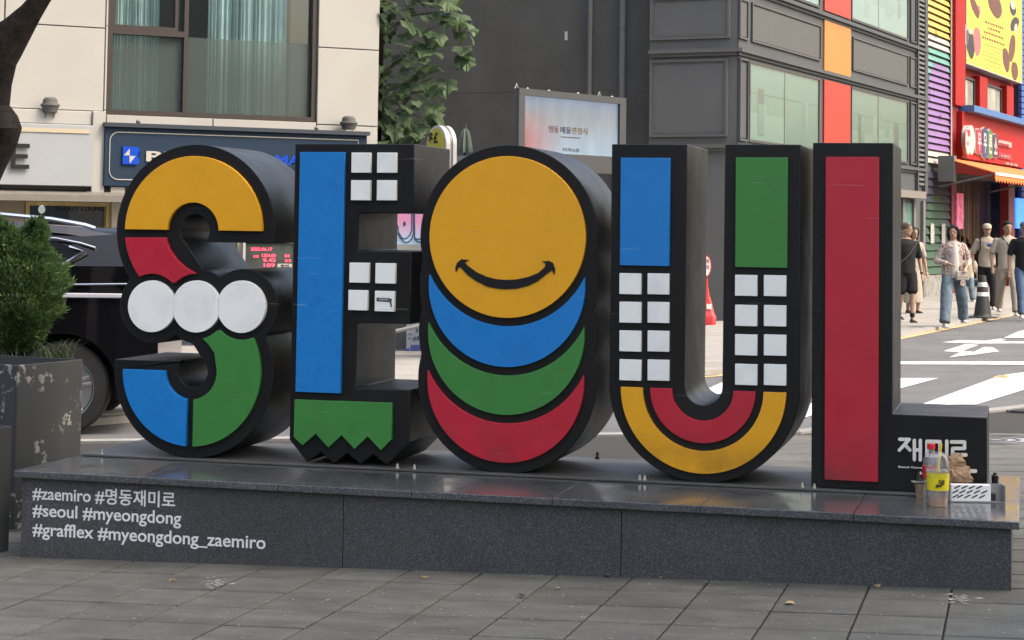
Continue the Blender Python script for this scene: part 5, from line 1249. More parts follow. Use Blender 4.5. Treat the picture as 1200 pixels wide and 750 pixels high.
def screen_mat():
    m = bpy.data.materials.new('lit_screen_picture'); m.use_nodes = True; n = m.node_tree; b = n.nodes['Principled BSDF']
    tc = n.nodes.new('ShaderNodeTexCoord'); sp_ = n.nodes.new('ShaderNodeSeparateXYZ'); n.links.new(tc.outputs['Generated'], sp_.inputs[0])
    def ramp(src, cols):
        r_ = n.nodes.new('ShaderNodeValToRGB'); e = r_.color_ramp.elements
        while len(e) > 1: e.remove(e[0])
        e[0].position = cols[0][0]; e[0].color = cols[0][1]
        for p_, c_ in cols[1:]: x = e.new(p_); x.color = c_
        n.links.new(src, r_.inputs[0]); return r_.outputs[0]
    base = ramp(sp_.outputs['Z'], [(0, col(172, 196, 214)), (.35, col(160, 178, 196)), (.6, col(148, 164, 172)), (1, col(120, 140, 170))])
    ns = n.nodes.new('ShaderNodeTexNoise'); ns.inputs['Scale'].default_value = 2.5; ns.inputs['Detail'].default_value = 3; mp = n.nodes.new('ShaderNodeMapping'); mp.inputs['Scale'].default_value = (3, 3, .5); n.links.new(tc.outputs['Generated'], mp.inputs[0]); n.links.new(mp.outputs[0], ns.inputs[0])
    # red blossom at the lower left of the picture
    gx = n.nodes.new('ShaderNodeMapRange'); gx.inputs[1].default_value = .42; gx.inputs[2].default_value = .0; n.links.new(sp_.outputs['X'], gx.inputs[0])
    gz2 = n.nodes.new('ShaderNodeMapRange'); gz2.inputs[1].default_value = .85; gz2.inputs[2].default_value = .3; n.links.new(sp_.outputs['Z'], gz2.inputs[0])
    mu = n.nodes.new('ShaderNodeMath'); mu.operation = 'MULTIPLY'; n.links.new(gx.outputs[0], mu.inputs[0]); n.links.new(gz2.outputs[0], mu.inputs[1])
    mu2 = n.nodes.new('ShaderNodeMath'); mu2.operation = 'MULTIPLY'; mu2.inputs[1].default_value = .9; n.links.new(mu.outputs[0], mu2.inputs[0])
    x = n.nodes.new('ShaderNodeMix'); x.data_type = 'RGBA'; n.links.new(mu2.outputs[0], x.inputs[0]); n.links.new(base, x.inputs[6]); x.inputs[7].default_value = col(196, 92, 84)
    x2 = n.nodes.new('ShaderNodeMix'); x2.data_type = 'RGBA'; x2.blend_type = 'SOFT_LIGHT'; x2.inputs[0].default_value = .5; n.links.new(x.outputs[2], x2.inputs[6]); n.links.new(ns.outputs[0], x2.inputs[7])
    b.inputs['Base Color'].default_value = (.02, .02, .02, 1); b.inputs['Roughness'].default_value = .15
    n.links.new(x2.outputs[2], b.inputs['Emission Color']); b.inputs['Emission Strength'].default_value = .27; return m
M_SCR = screen_mat()
mb = MB(); mb.fbox(KF, su0+.001, su1-.001, sz0+.001, sz1-.001, -.019, -.005); mb.build('screen', M_SCR, kk)
for s_, x0, y0, x1, y1, m_ in (('명동', 643.5, 147, 655, 156, mat('text_brown', col(60, 34, 20), .6)), ('매울', 657, 148, 669.5, 157, mat('text_navy', col(26, 20, 50), .6)), ('한정식', 670.5, 149, 688.5, 158.5, mat('text_gold', col(74, 54, 18), .6)), ('지하2층', 659, 173, 679.5, 178.8, mat('text_dark', col(20, 24, 34), .6))):
    a = KF.pix(x0, y0, 0); b = KF.pix(x1, y1, 0); text_mesh(s_, 'screen_text', m_, KF, a[0], b[0], b[1], a[1], -.0045, .003, .02, kk)
a = KF.pix(657.5, 160.5); b = KF.pix(680, 162.5); mb = MB(); mb.fbox(KF, a[0], b[0], b[1], b[1]+.012, -.0045, -.002); mb.build('screen_line', MATS['text_dark'], kk)
mb = MB(); mb.fbox(KF, (u0+u1)/2-.4, (u0+u1)/2+.4, kg-.1, z0-.001, -.2, -.05); mb.build('pedestal', M_KIO, kk)
for x in (614, 686, 711, 627, 652, 726):
    u = KF.pix(x, 104)[0]; mb = MB(); c = KF.P(u, z1, -.12); mb.tube([c-KF.u*.03, c+Z0*(.06 if x in (614, 711) else .02), c+KF.u*.03], .009, 6); mb.build('lifting_lug', M_MW, kk)
# arched round sign with currency marks
da = 25.0
ao = CAMP+ray(512, 170)*(da/ray(512, 170).dot(FP)); AF = Fr((ao.x, ao.y), -31); ag = gz(ao.x, ao.y)
asn = thing('currency_sign', (ao.x, ao.y, ag), 'arched yellow and white lightbox sign with dollar and pound marks behind the letter E', 'sign')
hz_ = AF.pix(512, 171)[1]; ra_ = AF.pix(512, 147)[1]-hz_; uc0 = AF.pix(511.5, 171)[0]
def archp(r_, zb_): return arc((uc0, hz_), r_, 0, 180, 24)+[(uc0-r_, zb_), (uc0+r_, zb_)]
mb = MB(); mb.fprism(AF, archp(ra_, hz_-.55), -.06, .0); mb.build('rim', mat('sign_white_rim', (.34, .34, .34), .4), asn)
mb = MB(); mb.fprism(AF, archp(ra_*.86, hz_-.5), .0005, .012); mb.build('face', mat('sign_yellow_face', col(150, 142, 44), .4), asn)
mb = MB(); mb.fprism(AF, archp(ra_*.97, ag-.1), -.10, -.061); mb.build('spacer', mat('sign_dark_gap', (.1, .1, .12), .5), asn)
mb = MB(); mb.fprism(AF, archp(ra_*1.0, ag-.1), -.155, -.101); mb.build('back_panel', MATS['sign_white_rim'], asn)
for ch, x0, x1 in (('$', 503.5, 508), ('£', 509.5, 514)):
    a = AF.pix(x0, 155.5); b = AF.pix(x1, 168); text_mesh(ch, 'letter', M_SMILE, AF, a[0], b[0], b[1], a[1], .0125, .006, .03, asn)
# folded parasol
pd_ = 27.0; pb = CAMP+ray(545, 175)*(pd_/ray(545, 175).dot(FP)); pg = gz(pb.x, pb.y)
um = thing('folded_parasol', (pb.x, pb.y, pg), 'folded dark green parasol standing against the dark grey wall', 'parasol')
zt1 = (CAMP+ray(545, 150)*(pd_/ray(545, 150).dot(FP))).z; zt0 = (CAMP+ray(545, 179)*(pd_/ray(545, 179).dot(FP))).z
rings = []
for f_, rr in ((0, .085), (.05, .095), (.3, .085), (.6, .07), (.85, .05), (1, .015)):
    z = zt0+(zt1-zt0)*f_; rings.append([Vector((pb.x+math.cos(2*PI*i/32)*rr*(1+.22*math.cos(8*2*PI*i/32)), pb.y+math.sin(2*PI*i/32)*rr*(1+.22*math.cos(8*2*PI*i/32)), z)) for i in range(32)])
mb = MB(); mb.loft(rings); mb.build('canopy', mat('parasol_green', (.05, .07, .06), .8, var=.2, vscale=9), um)
mb = MB(); mb.tube([(pb.x, pb.y, pg), (pb.x, pb.y, zt1+.05)], .018, 8); mb.build('pole', M_PLA, um)
mb = MB(); mb.lathe((pb.x, pb.y, pg), [(.25, 0), (.25, .06), (.05, .09)], 20); mb.build('base', M_PLA, um)
AG = Fr((pb.x, pb.y), 80); u0, u1, z0, z1 = AG.rect(528, 183, 548, 215, .4); mb = MB(); mb.fbox(AG, u0, u1+.3, ag-.1, z1, .2, .6); tb_ = mb.build('cabinet', mat('teal_cabinet', (.04, .06, .07), .5), None); tag(tb_, 'dark teal cabinet under the folded parasol behind the letter O', 'cabinet')
# photo booth stand seen between E and O
db_ = 25.6; bo = G(476, 411.5); BF2 = Fr((bo.x, bo.y), 100); bg_ = bo.z
bt = thing('poster_stand', bo, 'standing white poster board with pink arched drawings seen between the letters E and O', 'poster board')
a = BF2.pix(476, 412); b = BF2.pix(560, 381)
mb = MB(); mb.fbox(BF2, a[0], a[0]+1.5, bg_-.1, bg_+2.1, -.3, 0); mb.build('board', mat('stand_white', (.26, .27, .3), .5), bt)
a = BF2.pix(455, 240); b = BF2.pix(540, 287.5)
def pinkm():
    m = bpy.data.materials.new('pink_print'); m.use_nodes = True; n = m.node_tree; tc = n.nodes.new('ShaderNodeTexCoord'); sp_ = n.nodes.new('ShaderNodeSeparateXYZ'); n.links.new(tc.outputs['Generated'], sp_.inputs[0])
    r_ = n.nodes.new('ShaderNodeValToRGB'); r_.color_ramp.elements[0].color = col(176, 200, 216); r_.color_ramp.elements[1].color = col(214, 140, 176); r_.color_ramp.elements[0].position = .1; r_.color_ramp.elements[1].position = .6
    n.links.new(sp_.outputs['Z'], r_.inputs[0]); n.links.new(r_.outputs[0], n.nodes['Principled BSDF'].inputs['Base Color']); return m
mb = MB(); mb.fbox(BF2, a[0], b[0]+.3, b[1], a[1], .001, .04); mb.build('poster', pinkm(), bt)
mb = MB(); q = BF2.pix(455, 293.5); mb.fbox(BF2, a[0], b[0]+.3, q[1], b[1]-.001, .001, .05); mb.build('poster_base', M_MW, bt)
M_INK = mat('ink_blue', col(44, 74, 100), .5)
def bq(x, y): return BF2.pix(455+x/12.5, 240+y/12.5, .04)
for i, ln in enumerate(([(345, -200), (345, 370), (320, 440), (270, 490), (235, 500), (200, 485), (150, 400), (140, 300)], [(372, -200), (372, 420), (345, 500), (300, 545), (265, 552), (225, 540), (180, 490), (140, 420)],
           [(380, -200), (388, 480), (420, 505), (470, 500), (530, 440)], [(388, 500), (425, 540), (475, 550), (550, 520)])):
    mb = MB(); stroke(mb, BF2, [bq(*p) for p in ln], .016, .0405, .043+.0035*i); mb.build('drawn_line', M_INK, bt)
mb = MB(); c = bq(238, 278); mb.fprism(BF2, [(c[0]+.02*math.cos(t), c[1]+.035*math.sin(t)) for t in [2*PI*i/16 for i in range(16)]], .0405, .044); mb.build('drawn_dot', M_INK, bt)
M_BLK2 = mat('print_blue', col(62, 70, 130), .5)
for x0, y0, x1, y1 in ((474, 408.5, 479.5, 411), (481.5, 404, 486, 411.5), (486.5, 404, 492.5, 410.5), (494, 404, 499, 410.5)):
    a = BF2.pix(x0, y0, .0); b = BF2.pix(x1, y1, .0); mb = MB(); mb.fbox(BF2, a[0], b[0], b[1], a[1], .001, .012); mb.build('printed_block', M_BLK2, bt)
for x0, y0, x1, y1 in ((484, 395, 485.3, 399), (486.5, 394.5, 487.6, 398.5), (489, 394, 491, 398.5), (479, 391, 483, 391.8), (478.5, 395.6, 482, 396.3), (488, 385, 490, 389)):
    a = BF2.pix(x0, y0, .0); b = BF2.pix(x1, y1, .0); mb = MB(); mb.fbox(BF2, a[0], b[0], b[1], a[1], .001, .008); mb.build('print_mark', M_INK, bt)
rb1 = BF2.pix(464, 388.5, .3); rb2 = BF2.pix(491, 381.5, .3); mb = MB(); mb.tube([BF2.P(rb1[0]-.1, rb1[1]-.02, .3), BF2.P(rb2[0]+.2, rb2[1]+.04, .3)], .028, 8)
rl_ = mb.build('handrail', M_MW, None); tag(rl_, 'white slanting rail in front of the poster board between E and O', 'handrail')
mb = MB(); for_ = BF2.pix(464, 385, -.4)[0]; mb.fbox(BF2, for_-1.2, for_+.62, bg_-.1, bg_+1.0, -.9, -.4); gd = mb.build('bin_store', mat('dark_cabinet', (.09, .085, .08), .6, var=.2), None); tag(gd, 'dark grey low cabinet left of the poster board', 'cabinet')
# red parking stand
rs0 = G(827, 380.5); rd_ = project(rs0)[2]; kr_ = rd_/FPX
rs = thing('parking_stand', rs0, 'red plastic no-parking stand with a round white head seen through the letter U', 'parking stand')
M_RP = mat('red_plastic', col(160, 34, 38), .45, var=.06, vscale=3)
sF = Fr((rs0.x, rs0.y), 90)
def rsz(y): return rs0.z+(380.5-y)*kr_
mb = MB(); mb.loft([[Vector((rs0.x, rs0.y, 0))+sF.u*(sx*hw)+sF.n*(sy*hd)+Z0*z for sx, sy in ((-1, -.6), (-.6, -1), (.6, -1), (1, -.6), (1, .6), (.6, 1), (-.6, 1), (-1, .6))] for z, hw, hd in ((rsz(380.5), .165, .165), (rsz(371), .17, .17), (rsz(368.5), .15, .15), (rsz(366), .135, .13), (rsz(355), .10, .09), (rsz(345), .055, .05), (rsz(335), .03, .035), (rsz(326), .03, .03))]); mb.build('body', M_RP, rs)
def rdisc(nm, r1, r2, m, o0, o1):
    c = (0, rsz(312)); mb = MB(); mb.fprism(sF, [(c[0]+r1*math.cos(t), c[1]+r2*math.sin(t)) for t in [2*PI*i/28 for i in range(28)]], o0, o1); return mb.build(nm, m, rs)
rdisc('head', .088, .19, M_RP, -.03, .03); rdisc('head_face', .072, .165, mat('stand_white_face', (.6, .58, .56), .5), .031, .036)
for i, (s_, yy) in enumerate((('주차', 306), ('금지', 313))):
    z = rsz(yy+3); text_mesh(s_, 'letter', M_RP, sF, -.05, .05, z, z+.08, .0365, .003, .03, rs)
zz = rsz(362); mb = MB(); mb.fbox(sF, -.0, .085, zz-.0, zz+.09, .125, .135); mb.build('body_label', MATS['stand_white_face'], rs)
# black cone
c0 = G(1151.5, 372.5); kc = project(c0)[2]/FPX
cn = thing('traffic_cone', c0, 'black traffic cone with two white bands at the road edge by the pedestrians', 'traffic cone')
M_CN = mat('cone_black', (.02, .021, .022), .6)
mb = MB(); mb.lathe(c0, [(16.5*kc, 0), (16.5*kc, .02), (11*kc, .03), (10.3*kc, .05), (9.8*kc, .08)], 24); mb.lathe(c0, [(10*kc, .06), (3.8*kc, 49*kc), (3.2*kc, 49.5*kc)], 24); mb.build('cone', M_CN, cn)
for y0, y1 in ((36.5, 41.5), (25.5, 30)):
    f_ = lambda h: (10*kc+(3.8-10)*kc*((h*kc-.06)/(49*kc-.06)))+.004
    mb = MB(); mb.lathe(c0, [(f_(y0), y0*kc), (f_(y1), y1*kc)], 24); mb.build('band', mat('cone_white', (.6, .6, .58), .6, var=.3, vscale=14), cn)

# ================================================================== THINGS LEFT ON THE PLINTH
def PT_(px, py):                                # point on the polished cap
    r_ = ray(px, py); t_ = (CAPZ-EYE)/r_.z; return CAMP+r_*t_
s0 = PT_(1099, 593); kc = project(s0)[2]/FPX
def clear(name, tint, fac=.04): return glass(name, tint, .05, fac)
def hazy(name, tint, k):
    m = glass(name, tint, .06, .03); n = m.node_tree; o_ = n.nodes['Material Output']; src = o_.inputs[0].links[0].from_socket
    d_ = n.nodes.new('ShaderNodeBsdfDiffuse'); d_.inputs[0].default_value = (.75, .76, .76, 1); x = n.nodes.new('ShaderNodeMixShader'); x.inputs[0].default_value = k
    n.links.new(src, x.inputs[1]); n.links.new(d_.outputs[0], x.inputs[2]); n.links.new(x.outputs[0], o_.inputs[0]); return m
M_CL = hazy('clear_plastic', (.93, .93, .93), .10)
cup = thing('iced_drink_cup', s0, 'clear plastic cup with dome lid, yellow sleeve and yellow straw on the plinth', 'cup')
def hp(y): return (593-y)*kc
mb = MB(); mb.lathe(s0, [(11.2*kc, 0), (11.6*kc, hp(590)), (13.6*kc, hp(552)), (13.4*kc, hp(552)), (11.2*kc, .004)], 28); mb.build('cup', M_CL, cup)
mb = MB(); mb.lathe(s0, [(12.35*kc, hp(574)), (13.4*kc, hp(556)), (13.5*kc, hp(553.5)), (12.5*kc, hp(574))], 28)
slv = mb.build('sleeve', mat('sleeve_yellow', col(226, 206, 20), .5, var=.05), cup)
mb = MB(); mb.lathe(s0+Z0*.0015, [(.001, 0), (11.0*kc, 0), (11.6*kc, hp(583)), (.001, hp(583.2))], 24); mb.build('drink', mat('cold_tea', (.5, .22, .05), .1, spec=.4), cup)
mb = MB(); mb.lathe(s0, [(14.0*kc, hp(552)), (14.2*kc, hp(549.5)), (13.4*kc, hp(546)), (12.2*kc, hp(538)), (9.5*kc, hp(532.5)), (5*kc, hp(530)), (4.9*kc, hp(530.3))], 28); mb.build('dome_lid', M_CL, cup)
mb = MB(); a = s0+R0*(-4*kc)+Z0*hp(588); b = s0+R0*(4*kc)+Z0*hp(520); mb.tube([a, b], 1.25*kc, 8); mb.build('straw', mat('straw_yellow', col(226, 190, 20), .4), cup)
SF_ = Fr((s0.x, s0.y), 90)
a = 1.5*kc; mb = MB()
mb.fprism(SF_, [(x_*kc, s0.z+hp(y_)) for x_, y_ in ((-6, 568), (-4, 566), (0, 567), (3, 561), (4, 563), (1, 569), (-5, 570))], 12.9*kc, 13.7*kc); mb.build('sleeve_drawing', mat('sleeve_ink', col(60, 56, 30), .6), cup)
text_mesh('차얌', 'letter', MATS['sleeve_ink'], SF_, -2.5*kc, 5*kc, s0.z+hp(567), s0.z+hp(560.5), 13.75*kc, .0005, .03, cup)
# bottle behind
s1 = PT_(1091, 586); k1_ = project(s1)[2]/FPX
bo_ = thing('drink_bottle', s1, 'clear plastic bottle with red cap and red label behind the yellow cup', 'bottle')
def h1(y): return (586-y)*k1_
mb = MB(); mb.lathe(s1, [(9.3*k1_, 0), (9.8*k1_, h1(583)), (9.8*k1_, h1(545)), (8.5*k1_, h1(537)), (5*k1_, h1(531)), (3.8*k1_, h1(527)), (3.8*k1_, h1(524))], 24); mb.build('bottle', M_CL, bo_)
mb = MB(); mb.lathe(s1, [(10*k1_, h1(560)), (10.1*k1_, h1(546)), (9.85*k1_, h1(546)), (9.85*k1_, h1(560))], 24); mb.build('label', mat('label_red', col(190, 40, 54), .4), bo_)
mb = MB(); mb.lathe(s1, [(4.7*k1_, h1(526.5)), (4.7*k1_, h1(521)), (4.2*k1_, h1(520.3)), (.001, h1(520.2))], 20); mb.build('cap', mat('cap_red', col(206, 30, 52), .4), bo_)
# small crumpled paper cup at the left
s2 = PT_(1079, 583.5); k2_ = project(s2)[2]/FPX
pc = thing('paper_cup', s2, 'crushed small brown paper cup with a lid left of the yellow cup', 'cup')
M_KR = mat('kraft_paper', (.34, .22, .13), .85, var=.2, vscale=30, bump=.4, bscale=40)
mb = MB(); mb.lathe(s2, [(5*k2_, 0), (6*k2_, 8*k2_), (5.4*k2_, 12*k2_), (7.2*k2_, 17*k2_), (6.8*k2_, 17*k2_)], 14)
for i, v in enumerate(mb.v): mb.v[i] = v+Vector((noise.noise(v*60), noise.noise(v*60+Vector((5, 5, 5))), 0))*.011
mb.build('cup', M_KR, pc)
mb = MB(); mb.obox(s2+Z0*19*k2_-R0*1*k2_, (R0+Z0*.04).normalized(), F0, Z0, 9.5*k2_, 6*k2_, .6*k2_); mb.build('lid', mat('lid_pale', (.35, .32, .28), .5), pc, bevel=.002)
mb = MB(); mb.lathe(s2+Z0*20*k2_-R0*k2_, [(5.5*k2_, 0), (4.5*k2_, 8*k2_), (1.5*k2_, 11*k2_)], 14); mb.build('clear_top', clear('clear_smoke', (.5, .5, .5), .06), pc)
# paper bags
def crumple(nm, cx, cy, hw, hh, hd, rot, m, label, cat, dpx=0):
    s_ = PT_(cx, 584); kk_ = project(s_)[2]/FPX; c = s_+Z0*((584-cy)*kk_)+F0*dpx
    t = thing(nm, c-Z0*hh*kk_, label, cat); u = (R0*math.cos(rot)+Z0*math.sin(rot)); v = (Z0*math.cos(rot)-R0*math.sin(rot))
    bm = bmesh.new(); bmesh.ops.create_cube(bm, size=2); bmesh.ops.subdivide_edges(bm, edges=bm.edges, cuts=5, use_grid_fill=True)
    mb = MB(); vs = []
    for q in bm.verts:
        w_ = q.co; p = c+u*w_.x*hw*kk_*(1-.12*w_.z)+v*w_.z*hh*kk_+F0*w_.y*hd*kk_*(1-.5*max(w_.z, 0))
        n_ = noise.noise_vector(p*45)*.012+noise.noise_vector(p*110)*.004; vs.append(p+n_)
    bm.verts.index_update(); mb.add(vs, [tuple(x.index for x in f.verts) for f in bm.faces]); bm.free(); mb.build('bag', m, t); return t
crumple('paper_bag', 1125, 556, 12, 8.5, 7, .0, M_KR, 'crumpled brown paper bag lying right of the yellow cup', 'paper bag')
crumple('paper_bag', 1121, 542, 9.5, 8, 5, .25, M_KR, 'folded brown paper wrap leaning on top of the crumpled bag', 'paper wrap', .02)
# box with diagonal print, in a dark tray
bx0 = PT_(1115, 588); bx1 = PT_(1161, 588.5); kb = project(bx0)[2]/FPX
XF = Fr((bx0.x, bx0.y), 91)
tr = thing('food_box', (bx0+bx1)/2, 'flat white box with black diagonal print in a dark open tray on the plinth', 'box')
w_ = 46*kb; tw = 62*kb; hb = 20*kb
mb = MB(); mb.fbox(XF, .0, w_, .0+bx0.z+.004, bx0.z+hb, -.035, .0); mb.build('box', mat('card_white', (.9, .9, .9), .6), tr, bevel=.002)
mb = MB()
for (a0, a1, z0, z1, o0, o1) in ((-.01, tw, bx0.z+.001, bx0.z+.0035, -.06, .02), (-.01, tw, bx0.z+.0036, bx0.z+hb*1.02, -.045, -.04), (tw-.004, tw, bx0.z+.0036, bx0.z+hb*1.0, -.0395, .018)):
    mb.fbox(XF, a0, a1, z0, z1, o0, o1)
mb.build('tray', mat('tray_steel', (.26, .26, .26), .4, metal=.3), tr)
u = lambda x: x*kb
mb = MB()
for i in range(7):
    for j in range(3):
        x = -2+i*8.5+j*2.6; y = 4+j*5.4
        if x < 1 or x+8 > 45: 
            if x < 1: x = 1
            else: continue
        mb.fprism(XF, [(u(x), bx0.z+u(y)), (u(x+7), bx0.z+u(y+3.4)), (u(x+7), bx0.z+u(y+5.0)), (u(x), bx0.z+u(y+1.6))], .0005, .0012, smooth=False)
mb.build('diagonal_print', M_SMILE, tr)
mb = MB(); c = XF.P(u(51), bx0.z, -.04); mb.lathe(c, [(3*kb, 0), (3.2*kb, 8*kb), (1.5*kb, 10*kb)], 12); ob = mb.build('lump', M_PLA, tr)
s3 = PT_(1166, 583); mb = MB(); mb.lathe(s3, [(3.6*kb, 0), (3.8*kb, 20*kb), (4.2*kb, 23*kb), (4.2*kb, 26*kb), (2.2*kb, 27*kb), (2*kb, 29.5*kb), (.001, 29.6*kb)], 16)
sbn = mb.build('small_bottle', mat('dark_brown_glass', (.02, .014, .012), .15), None); tag(sbn, 'small dark bottle standing behind the flat white box', 'bottle')
# dry leaves and specks on the front paving
rlv = random.Random(3)
M_DRY = mat('dry_leaf', (.28, .2, .09), .8, rnd=.3); M_GUM = mat('pale_stain', (.30, .30, .285), .8, var=.25, vscale=40)
for i, (px, py, s_) in enumerate(((498, 677, .026), (770, 675, .03), (776, 677, .026), (712, 675.5, .022), (923, 707, .035), (1028, 687, .022), (202, 680, .028), (610, 699, .026), (643, 671.5, .02), (907, 680, .02), (655, 690, .018))):
    p = G(px, py, .004); o = bpy.data.objects.new('fallen_leaf', leafs[i % 4].copy()); COL.objects.link(o); o.data.materials.clear(); o.data.materials.append(M_DRY if i not in (7, 9) else M_PLA)
    o.location = p+Z0*.006; o.scale = (s_, s_*rlv.uniform(.5, 1), s_); o.rotation_euler = (rlv.uniform(-.2, .2), rlv.uniform(-.2, .2), rlv.uniform(0, 6)); tag(o, ['tan fallen leaf on the paving below the blue of the letter E', 'tan fallen leaf at the foot of the plinth panel joint', 'second tan leaf touching the one at the panel joint', 'small tan leaf just left of the plinth panel joint', 'largest ochre leaf on the paving, below the letter U', 'small pale leaf against the plinth base under the letter L', 'tan leaf on the paving under the printed hashtags', 'dark leaf on the paving below the letter O', 'tiny tan leaf against the plinth below the letter O', 'dark leaf at the plinth base below the letter U', 'small tan leaf one tile in front of the plinth below the letter O'][i], 'leaf', 'fallen leaves on the front paving')
mb = MB(); nst = 0
for (cx_, cy_, sx, sy, n_) in ((252, 684, 14, 5, 34), (385, 704, 3, 2, 6), (1125, 702, 16, 5, 34), (1085, 698, 14, 3, 12), (600, 715, 620, 34, 190), (980, 740, 200, 8, 26), (520, 668, 60, 2, 20), (900, 682, 160, 3, 30), (683, 722, 3, 4, 4)):
    for _ in range(n_):
        p = G(cx_+rlv.gauss(0, 1)*sx*.6, min(748, max(668, cy_+rlv.gauss(0, 1)*sy*.6)), .0012)
        if p.y > CY0+.02: continue
        r_ = rlv.uniform(.002, .008) if n_ != 34 else rlv.uniform(.004, .018); el = rlv.uniform(.4, 1); an = rlv.uniform(0, 3)
        mb.add([gp(p.x+r_*rlv.uniform(.7, 1.3)*(math.cos(t)*math.cos(an)-el*math.sin(t)*math.sin(an)), p.y+r_*(math.cos(t)*math.sin(an)+el*math.sin(t)*math.cos(an)), .0022) for t in [2*PI*i/9 for i in range(9)]], [tuple(range(9))])
go = mb.build('gum_spots', M_GUM, pav, kind='stuff', fix=False)

# ================================================================== PEOPLE
M_SKIN = mat('skin', (.26, .165, .115), .55, spec=.3, var=.05, vscale=20)
M_HAIR = mat('dark_hair', (.006, .005, .0045), .6, spec=.2, var=.3, vscale=60, bump=.4, bscale=150)
def remesh(mb, name, m, parent, vox, smooth=2, disp=0.0, label=None):
    """join overlapping volumes into one continuous skin"""
    xs = mb.v; c = Vector((sum(p.x for p in xs)/len(xs), sum(p.y for p in xs)/len(xs), sum(p.z for p in xs)/len(xs)))
    me = mb.mesh('tmp', c); o = bpy.data.objects.new('tmp', me); COL.objects.link(o)
    r_ = o.modifiers.new('r', 'REMESH'); r_.mode = 'VOXEL'; r_.voxel_size = vox
    s_ = o.modifiers.new('s', 'SMOOTH'); s_.iterations = smooth; s_.factor = .5
    dg = bpy.context.evaluated_depsgraph_get(); out = bpy.data.meshes.new_from_object(o.evaluated_get(dg))
    bpy.data.objects.remove(o); bpy.data.meshes.remove(me)
    if disp:
        for v in out.vertices:
            w_ = (v.co+c); n_ = noise.noise(Vector((w_.x*9, w_.y*9, w_.z*4)))*.7+noise.noise(Vector((w_.x*22, w_.y*22, w_.z*14)))*.3; v.co += v.normal*n_*disp
    out.name = name; out.materials.clear(); out.materials.append(m)
    for p in out.polygons: p.use_smooth = True
    ob = bpy.data.objects.new(name, out); COL.objects.link(ob); ob.parent = parent; ob.location = c-WO[parent.name]; WO[ob.name] = c
    if label: ob['label'] = label
    return ob
